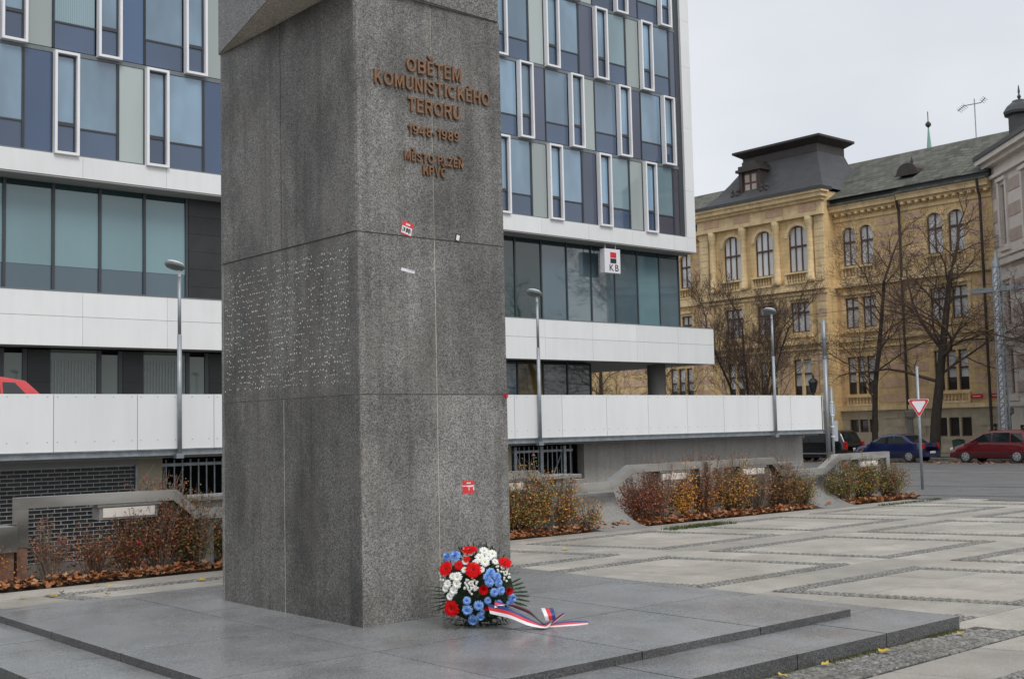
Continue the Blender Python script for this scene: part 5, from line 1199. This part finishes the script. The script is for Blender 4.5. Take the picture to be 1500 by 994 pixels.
MB().box(cx_-.13, cx_+.13, cy_-.1, cy_+.1, -.4, 9.6).build('inner_plate', 'white_alu', ct)
MB().lathe([(.22, 9.6), (.2, 9.75), (.02, 10.5)], 8, (cx_, cy_, 0)).build('tip', 'pole_steel', ct); MB().box(cx_-.12, cx_+.12, 27.2, 32.0, 8.3, 8.55).build('arm', 'pole_steel', ct)
def wires():
    for k, (a, e, sag, lab) in enumerate((((60.4, 30.5, 6.1), (54.6, 37.2, 6.3), .25, 'thin overhead wire running from the lattice mast to the stepped mast'), ((60.4, 27.4, 8.35), (52, 70, 8.0), .5, 'long overhead tram wire above the parked cars'), ((58.5, 10, 5.9), (53, 70, 5.6), .4, 'lower overhead tram wire in front of the museum'))):
        A, E_ = Vector(a), Vector(e); pts = [A.lerp(E_, i/12)-Vector((0, 0, sag*4*(i/12)*(1-i/12))) for i in range(13)]
        tag(MB().tube(pts, .012, 4).build('overhead_wire', 'iron_black'), lab, 'wire', 'overhead tram wires')
wires()
def lantern(x, y, z0, zt, label, mat='iron_black'):
    T = thing('street_lantern', label, 'street lamp', (x, y, z0), 'old style street lamps')
    MB().lathe([(.16, z0), (.15, z0+.6), (.08, z0+.75), (.06, zt-.9)], 10, (x, y, 0)).build('post', mat, T)
    MB().lathe([(.12, zt-.9), (.26, zt-.3), (.26, zt-.28)], 6, (x, y, 0)).build('glass_case', 'car_glass', T); MB().lathe([(.32, zt-.28), (.2, zt-.12), (.06, zt-.02), (.05, zt+.12), (.01, zt+.25)], 6, (x, y, 0)).build('cap', mat, T)
lantern(59.0, 41.25, -.6, 4.25, 'black old style lantern peeping over the parapet end')
def stonepost(x, y, z0, zt, label):
    T = thing('stone_post', label, 'post', (x, y, z0), 'pale stone posts before the museum plinth')
    MB().lathe([(.20, z0), (.17, zt-.55), (.24, zt-.5), (.34, zt-.4), (.34, zt-.1), (.2, zt)], 10, (x, y, 0)).build('shaft', 'concrete', T, False)
    return T
stonepost(65.5, 38.95, -.43, 2.25, 'pale stone post with capital behind the blue car'); stonepost(65.5, 32.85, -.43, 2.3, 'pale stone post with capital beside the lattice mast')
gbn = thing('litter_bin', 'dark green litter bin on the verge between blue and red cars', 'litter bin', (63.2, 34.65, -.45))
MB().lathe([(.30, -.45), (.34, .35), (.36, .36), (.36, .42)], 12, (63.2, 34.65, 0)).build('bin_body', 'green_plastic', gbn); MB().lathe([(.33, .42), (.33, .47), (.1, .52)], 12, (63.2, 34.65, 0)).build('lid', 'iron_black', gbn)
obn = thing('orange_bin', 'bright orange plastic bin hanging under the last rail', 'litter bin', (22.32, 14.6, 0))
MB().prism([(22.14, .34), (22.44, .34), (22.48, .72), (22.10, .72)], 14.45, 14.75, lambda p, q, t_: (p, t_, q)).build('bin_body', 'orange_plastic', obn); MB().box(22.08, 22.50, 14.42, 14.78, .721, .76).build('lid', 'orange_plastic', obn); MB().tube([(22.29, 14.8, 0), (22.29, 14.8, .8)], .03, 8).build('bin_post', 'galv_steel', obn)
bkf = thing('bicycle', 'dark bicycle parked behind the van by the museum', 'bicycle', (64.4, 43.0, -.43))
for yy in (42.5, 43.55):
    b = MB(); b.tube([(64.4, yy+.33*cos(2*pi*k/16), -.1+.33*sin(2*pi*k/16)) for k in range(17)], .02, 5, cap=False); b.build('wheel', 'tyre', bkf)
MB().tube([(64.4, 42.5, -.1), (64.4, 42.85, .35), (64.4, 43.4, .4), (64.4, 43.55, -.1)], .02, 5).tube([(64.4, 42.85, .35), (64.4, 43.0, -.1), (64.4, 43.4, .4)], .02, 5).build('frame', 'iron_black', bkf)
MB().tube([(64.15, 43.42, .6), (64.4, 43.4, .58), (64.65, 43.42, .6)], .018, 5).tube([(64.4, 43.4, .4), (64.4, 43.4, .58)], .018, 5).build('handlebar', 'iron_black', bkf); MB().bbox(64.32, 64.48, 42.65, 42.9, .48, .55, .02).build('saddle', 'car_trim', bkf)

# ============================================================ CARS  (built along +Y = front, then placed)
def car(name, label, paint, loc, L, Wd, Ht, wb, rear_over, roofline, belt, win, hood_z, wr_=.31, group='cars parked along the kerb', plate=True, rotz=0):
    """roofline: list of (y, z) from the rear bumper top over the roof to the front"""
    T = bpy.data.objects.new(name, None); C.objects.link(T); tag(T, label, 'car', group)
    hw = Wd/2; st = roofline; zb = .22
    def prof_z(y):
        for (a, za), (e, ze) in zip(st[:-1], st[1:]):
            if a <= y <= e: return za+(ze-za)*(y-a)/(e-a) if e > a else za
        return st[-1][1]
    ys_ = sorted({*[p[0] for p in st], *[L*i/26 for i in range(27)]})
    b = MB(); n = 0
    ring = []
    for y in ys_:
        zt = prof_z(y); zb_ = belt(y) if callable(belt) else belt; zbelt = min(zt-.015, zb_)
        e = min(y, L-y); sq = 1-.16*max(0, 1-e/.55)**2; w = hw*sq; f_ = max(0., (zt-zbelt)/max(.01, Ht-belt_mid)) if False else (zt-zbelt)
        wt = w*(1-.30*min(1, f_/.55)*.62) if f_ > .05 else w*.90
        zlow = zb+.10*max(0, 1-e/.35)
        ring.append([(w*.88, y, zlow), (w*.985, y, zlow+.10), (w, y, (zlow+zbelt)*.5+.03), (w*.965, y, zbelt), (wt, y, zt-.045 if f_ > .05 else zt-.012), (wt*.80, y, zt)])
    for rg in ring: b.v += [(-x, y, z) for x, y, z in rg]+[(x, y, z) for x, y, z in reversed(rg)]
    k = 12
    for i in range(len(ring)-1):
        for q in range(k): b.f.append((i*k+q, i*k+(q+1) % k, (i+1)*k+(q+1) % k, (i+1)*k+q)); b.m.append(0)
    b.f.append(tuple(range(k))); b.m.append(0); b.f.append(tuple((len(ring)-1)*k+q for q in range(k))[::-1]); b.m.append(0)
    body = b.build('body', paint, T, True)
    def at(y, z, s, out=.006):
        # point on the side of the glasshouse
        zt = prof_z(y); zbelt = min(zt-.015, belt); f_ = zt-zbelt; e = min(y, L-y); w = hw*(1-.16*max(0, 1-e/.55)**2); wt = w*(1-.30*min(1, f_/.55)*.62) if f_ > .05 else w*.90
        q = (z-zbelt)/max(.02, zt-.045-zbelt); return (s*((w*.965)*(1-q)+wt*q+out), y, z)
    for s in (-1, 1):
        for poly in win:
            vs = [at(y, z, s) for y, z in poly]; MB().add(vs, [tuple(range(len(vs)))]).build('side_window', 'car_glass', T)
        for yw in (rear_over, rear_over+wb):
            w = MB(); cxw = s*(hw-.10)
            w.lathe([(wr_*.62, -.095), (wr_*.93, -.095), (wr_, -.06), (wr_, .06), (wr_*.93, .095), (wr_*.62, .095)], 20, f=lambda x, y, z, cxw=cxw, yw=yw, s=s: (cxw+s*z, yw+x, wr_+y)); wo_ = w.build('wheel', 'tyre', T)
            w = MB(); w.lathe([(wr_*.66, .096), (wr_*.62, .102), (.05, .100), (.04, .112)], 14, f=lambda x, y, z, cxw=cxw, yw=yw, s=s: (cxw+s*z, yw+x, wr_+y))
            w.build('rim', 'rim_silver', wo_)
            w = MB()
            for q in range(6):
                a = q*pi/3+.3; r0, r1 = .09, wr_*.54
                w.add([(cxw+s*.105, yw+r0*cos(a+.35), wr_+r0*sin(a+.35)), (cxw+s*.105, yw+r1*cos(a+.33), wr_+r1*sin(a+.33)), (cxw+s*.105, yw+r1*cos(a+.75), wr_+r1*sin(a+.75))], [(0, 1, 2)])
            w.build('rim_gap', 'tyre', wo_)
            w = MB(); pts = [(s*(hw*.985+.004), yw+(wr_+.075)*cos(a), max(zb+.03, wr_+(wr_+.075)*sin(a))) for a in [radians(-25+230*i/14) for i in range(15)]]
            w.add(pts, [tuple(range(15))]); w.build('wheel_arch', 'car_trim', T)
        MB().box(s*(hw-.02), s*(hw+.16), rear_over+wb-.62, rear_over+wb-.48, belt+.01, belt+.14).build('mirror', paint, T) if s > 0 else MB().box(-(hw+.16), -(hw-.02), rear_over+wb-.62, rear_over+wb-.48, belt+.01, belt+.14).build('mirror', paint, T)
        for yh in (rear_over+wb*.28, rear_over+wb*.72): MB().box(min(s*(hw-.01), s*(hw+.022)), max(s*(hw-.01), s*(hw+.022)), yh-.09, yh+.09, belt-.14, belt-.11).build('door_handle', paint, T)
        MB().box(min(s*(hw+.004), s*(hw-.03)), max(s*(hw+.004), s*(hw-.03)), rear_over+wr_+.1, rear_over+wb-wr_-.1, .45, .50).build('side_moulding', 'car_trim' if paint != 'car_black' else 'pole_steel', T)
        zt_ = min(belt, prof_z(.05)); MB().bbox(min(s*hw*.78, s*hw*.93), max(s*hw*.78, s*hw*.93), -.015, .12, zt_-.24, zt_+(.02 if Ht < 1.6 else .16), .02).build('tail_lamp', 'lamp_red', T)
        MB().bbox(min(s*hw*.45, s*hw*.88), max(s*hw*.45, s*hw*.88), L-.22, L-.004, hood_z-.20, hood_z-.06, .02).build('headlamp', 'lamp_clear', T)
    MB().bbox(-hw*.86, hw*.86, -.07, .25, .30, .52, .03).build('rear_bumper', paint, T); MB().bbox(-hw*.84, hw*.84, L-.2, L+.05, .26, .50, .03).build('front_bumper', paint, T)
    MB().box(-.26, .26, -.085, -.071 if Ht < 1.6 else -.04, .56 if Ht > 1.6 else .47, .67 if Ht > 1.6 else .58).build('number_plate', 'plate', T)
    # screens
    for (a, e, up_) in ((0, 1, 0), (0, 1, 1)):
        pass
    def screen(y0, y1, nm):
        z0, z1 = prof_z(y0), prof_z(y1); sg_ = 1 if y1 < y0 else -1; nrm = Vector((0, z0-z1, y0-y1)) if False else Vector((0, -(z1-z0), (y1-y0))); nrm = nrm.normalized()*(.012 if (y1-y0) > 0 else -.012)
        if nrm.z < 0: nrm = -nrm
        P = lambda x, t_: (x, y0+(y1-y0)*t_+nrm.y, z0+(z1-z0)*t_+nrm.z)
        MB().add([P(-hw*.70, .08), P(hw*.70, .08), P(hw*.58, .92), P(-hw*.58, .92)], [(0, 1, 2, 3)]).build(nm, 'car_glass', T)
    screen(*car_scr[0], 'rear_screen'); screen(*car_scr[1], 'windscreen')
    T.location = loc; T.rotation_euler = (0, 0, rotz); return T
ZC = -.585
# black van
car_scr = ((.10, .42), (4.05, 3.15))
car('parked_car', 'black people carrier with silver side stripe and red tail lamp behind the parapet', 'car_black', (58.0, 37.95, ZC), 4.75, 1.95, 1.78, 2.95, .85,
    [(0, .85), (.08, 1.02), (.42, 1.66), (.7, 1.75), (1.6, 1.78), (2.8, 1.74), (3.15, 1.62), (4.05, 1.08), (4.6, .85), (4.75, .62)], 1.05, [[(.55, 1.10), (1.3, 1.10), (1.3, 1.58), (.72, 1.56)], [(1.36, 1.10), (2.4, 1.10), (2.4, 1.60), (1.36, 1.59)], [(2.46, 1.10), (3.6, 1.10), (3.05, 1.52), (2.46, 1.60)]], .9, .34)
car_scr = ((.62, 1.15), (3.35, 2.55))
car('parked_car', 'dark blue saloon car with silver wheels parked at the kerb', 'car_blue', (58.0, 33.35, ZC), 4.25, 1.74, 1.5, 2.63, .83,
    [(0, .80), (.06, 1.0), (.62, 1.04), (1.15, 1.42), (1.6, 1.50), (2.2, 1.49), (2.55, 1.40), (3.35, .98), (4.05, .82), (4.25, .60)], .96, [[(.95, 1.0), (1.7, 1.0), (1.7, 1.40), (1.22, 1.36)], [(1.76, 1.0), (2.95, 1.0), (2.48, 1.32), (1.76, 1.40)]], .84, .31)
car_scr = ((.06, .35), (3.65, 2.65))
car('parked_car', 'dark red compact people carrier parked nose towards the blue car', 'car_red', (58.0, 27.45, ZC), 4.4, 1.8, 1.64, 2.68, .85,
    [(0, .90), (.05, 1.05), (.35, 1.52), (.7, 1.62), (1.5, 1.64), (2.3, 1.60), (2.65, 1.50), (3.65, .98), (4.2, .80), (4.4, .58)], .98, [[(.5, 1.04), (1.15, 1.04), (1.15, 1.48), (.62, 1.46)], [(1.21, 1.04), (2.1, 1.04), (2.1, 1.51), (1.21, 1.50)], [(2.16, 1.04), (3.3, 1.04), (2.58, 1.44), (2.16, 1.50)]], .84, .32)
car_scr = ((.10, .50), (3.2, 2.5))
car('parked_car', 'bright red hatchback whose roof shows above the white parapet', 'car_bright_red', (8.60, 24.6, 1.44), 3.95, 1.7, 1.46, 2.5, .72,
    [(0, .85), (.08, 1.0), (.50, 1.36), (.42, 1.38), (.9, 1.45), (1.9, 1.46), (2.5, 1.36), (3.2, .95), (3.8, .80), (3.95, .6)] if False else [(0, .85), (.08, 1.0), (.48, 1.38), (.9, 1.45), (1.9, 1.46), (2.5, 1.36), (3.2, .95), (3.8, .80), (3.95, .6)], .93, [[(.42, 1.0), (.95, 1.0), (.95, 1.34), (.72, 1.33)], [(1.0, 1.0), (2.8, 1.0), (2.4, 1.30), (1.0, 1.36)]], .82, .30, group='cars parked on the deck', rotz=radians(90))

# ============================================================ PEOPLE
m, t, b_ = newmat('person_mat'); tcn = t.nodes.new('ShaderNodeTexCoord'); sx = t.nodes.new('ShaderNodeSeparateXYZ'); t.links.new(tcn.outputs['Object'], sx.inputs[0])
t.links.new(ramp(t, sx.outputs[2], [(0., (.018, .02, .03)), (1., (.018, .02, .03))]), b_.inputs['Base Color'])
mt_ = N(t, 'ShaderNodeMath', operation='GREATER_THAN'); t.links.new(sx.outputs[2], mt_.inputs[0]); mt_.inputs[1].default_value = 1.47
t.links.new(mixc(t, mt_.outputs[0], (.018, .02, .03), (.42, .26, .19)), b_.inputs['Base Color']); b_.inputs['Roughness'].default_value = .8
def person(loc, rotz, label, h=1.74, hood=False):
    T = thing('person', label, 'person', loc, None); k = h/1.75
    J = dict(pel=(0, 0, .98), che=(0, 0, 1.30), nec=(0, 0, 1.48), hea=(0, .02, 1.60), top=(0, .02, 1.70), ls=(-.19, 0, 1.41), le=(-.25, -.03, 1.14), lw=(-.24, .07, .92), lh=(-.23, .10, .84), rs=(.19, 0, 1.41), re=(.25, -.05, 1.14), rw=(.25, .03, .92), rh=(.24, .05, .84),
             lhip=(-.10, 0, .92), lk=(-.11, .10, .50), la=(-.11, .02, .08), lt=(-.12, .17, .04), rhip=(.10, 0, .92), rk=(.11, .0, .50), ra=(.11, -.18, .09), rt_=(.12, -.03, .04))
    R = dict(pel=.15, che=.17, nec=.06, hea=.10, top=.07, ls=.075, le=.06, lw=.045, lh=.045, rs=.075, re=.06, rw=.045, rh=.045, lhip=.10, lk=.075, la=.05, lt=.04, rhip=.10, rk=.075, ra=.05, rt_=.04)
    ks = list(J); E_ = [('pel', 'che'), ('che', 'nec'), ('nec', 'hea'), ('hea', 'top'), ('che', 'ls'), ('ls', 'le'), ('le', 'lw'), ('lw', 'lh'), ('che', 'rs'), ('rs', 're'), ('re', 'rw'), ('rw', 'rh'), ('pel', 'lhip'), ('lhip', 'lk'), ('lk', 'la'), ('la', 'lt'), ('pel', 'rhip'), ('rhip', 'rk'), ('rk', 'ra'), ('ra', 'rt_')]
    me = bpy.data.meshes.new('body'); me.from_pydata([tuple(c*k for c in J[q]) for q in ks], [(ks.index(a), ks.index(e)) for a, e in E_], []); me.materials.append(MATS['person_mat'])
    o = link('body', me, T); md = o.modifiers.new('skin', 'SKIN'); sv = me.skin_vertices[0].data
    for i, q in enumerate(ks): sv[i].radius = (R[q]*k, R[q]*k*(.75 if q in ('che', 'pel') else 1)); sv[i].use_root = (q == 'pel')
    o.modifiers.new('sub', 'SUBSURF').levels = 1; o.modifiers['sub'].render_levels = 1
    hb = MB(); hb.lathe([(.105, 1.60), (.115, 1.66), (.10, 1.73), (.05, 1.765), (.01, 1.775)], 12, (0, -.005, 0)); ho = MB(); ho.v = [(x*k, y*k, z*k) for x, y, z in hb.v]; ho.f = hb.f; ho.m = hb.m
    link('hair', ho.mesh('hair', 'hair_dark', smooth=True), T)
    if hood:
        pb_ = MB().bbox(-.15, .15, -.34, -.15, 1.02, 1.42, .04); link('backpack', pb_.mesh('backpack', 'cloth_dark'), T)
    T.rotation_euler = (0, 0, rotz); return T
person((64.6, 33.15, -.43), radians(200), 'person in dark jacket walking on the pavement behind the red car', 1.75, True)
person((64.6, 31.6, -.43), radians(170), 'person in black walking on the pavement right of the lattice mast', 1.66)
person((64.5, 43.55, -.43), radians(20), 'person in dark clothes passing behind the black people carrier', 1.74)
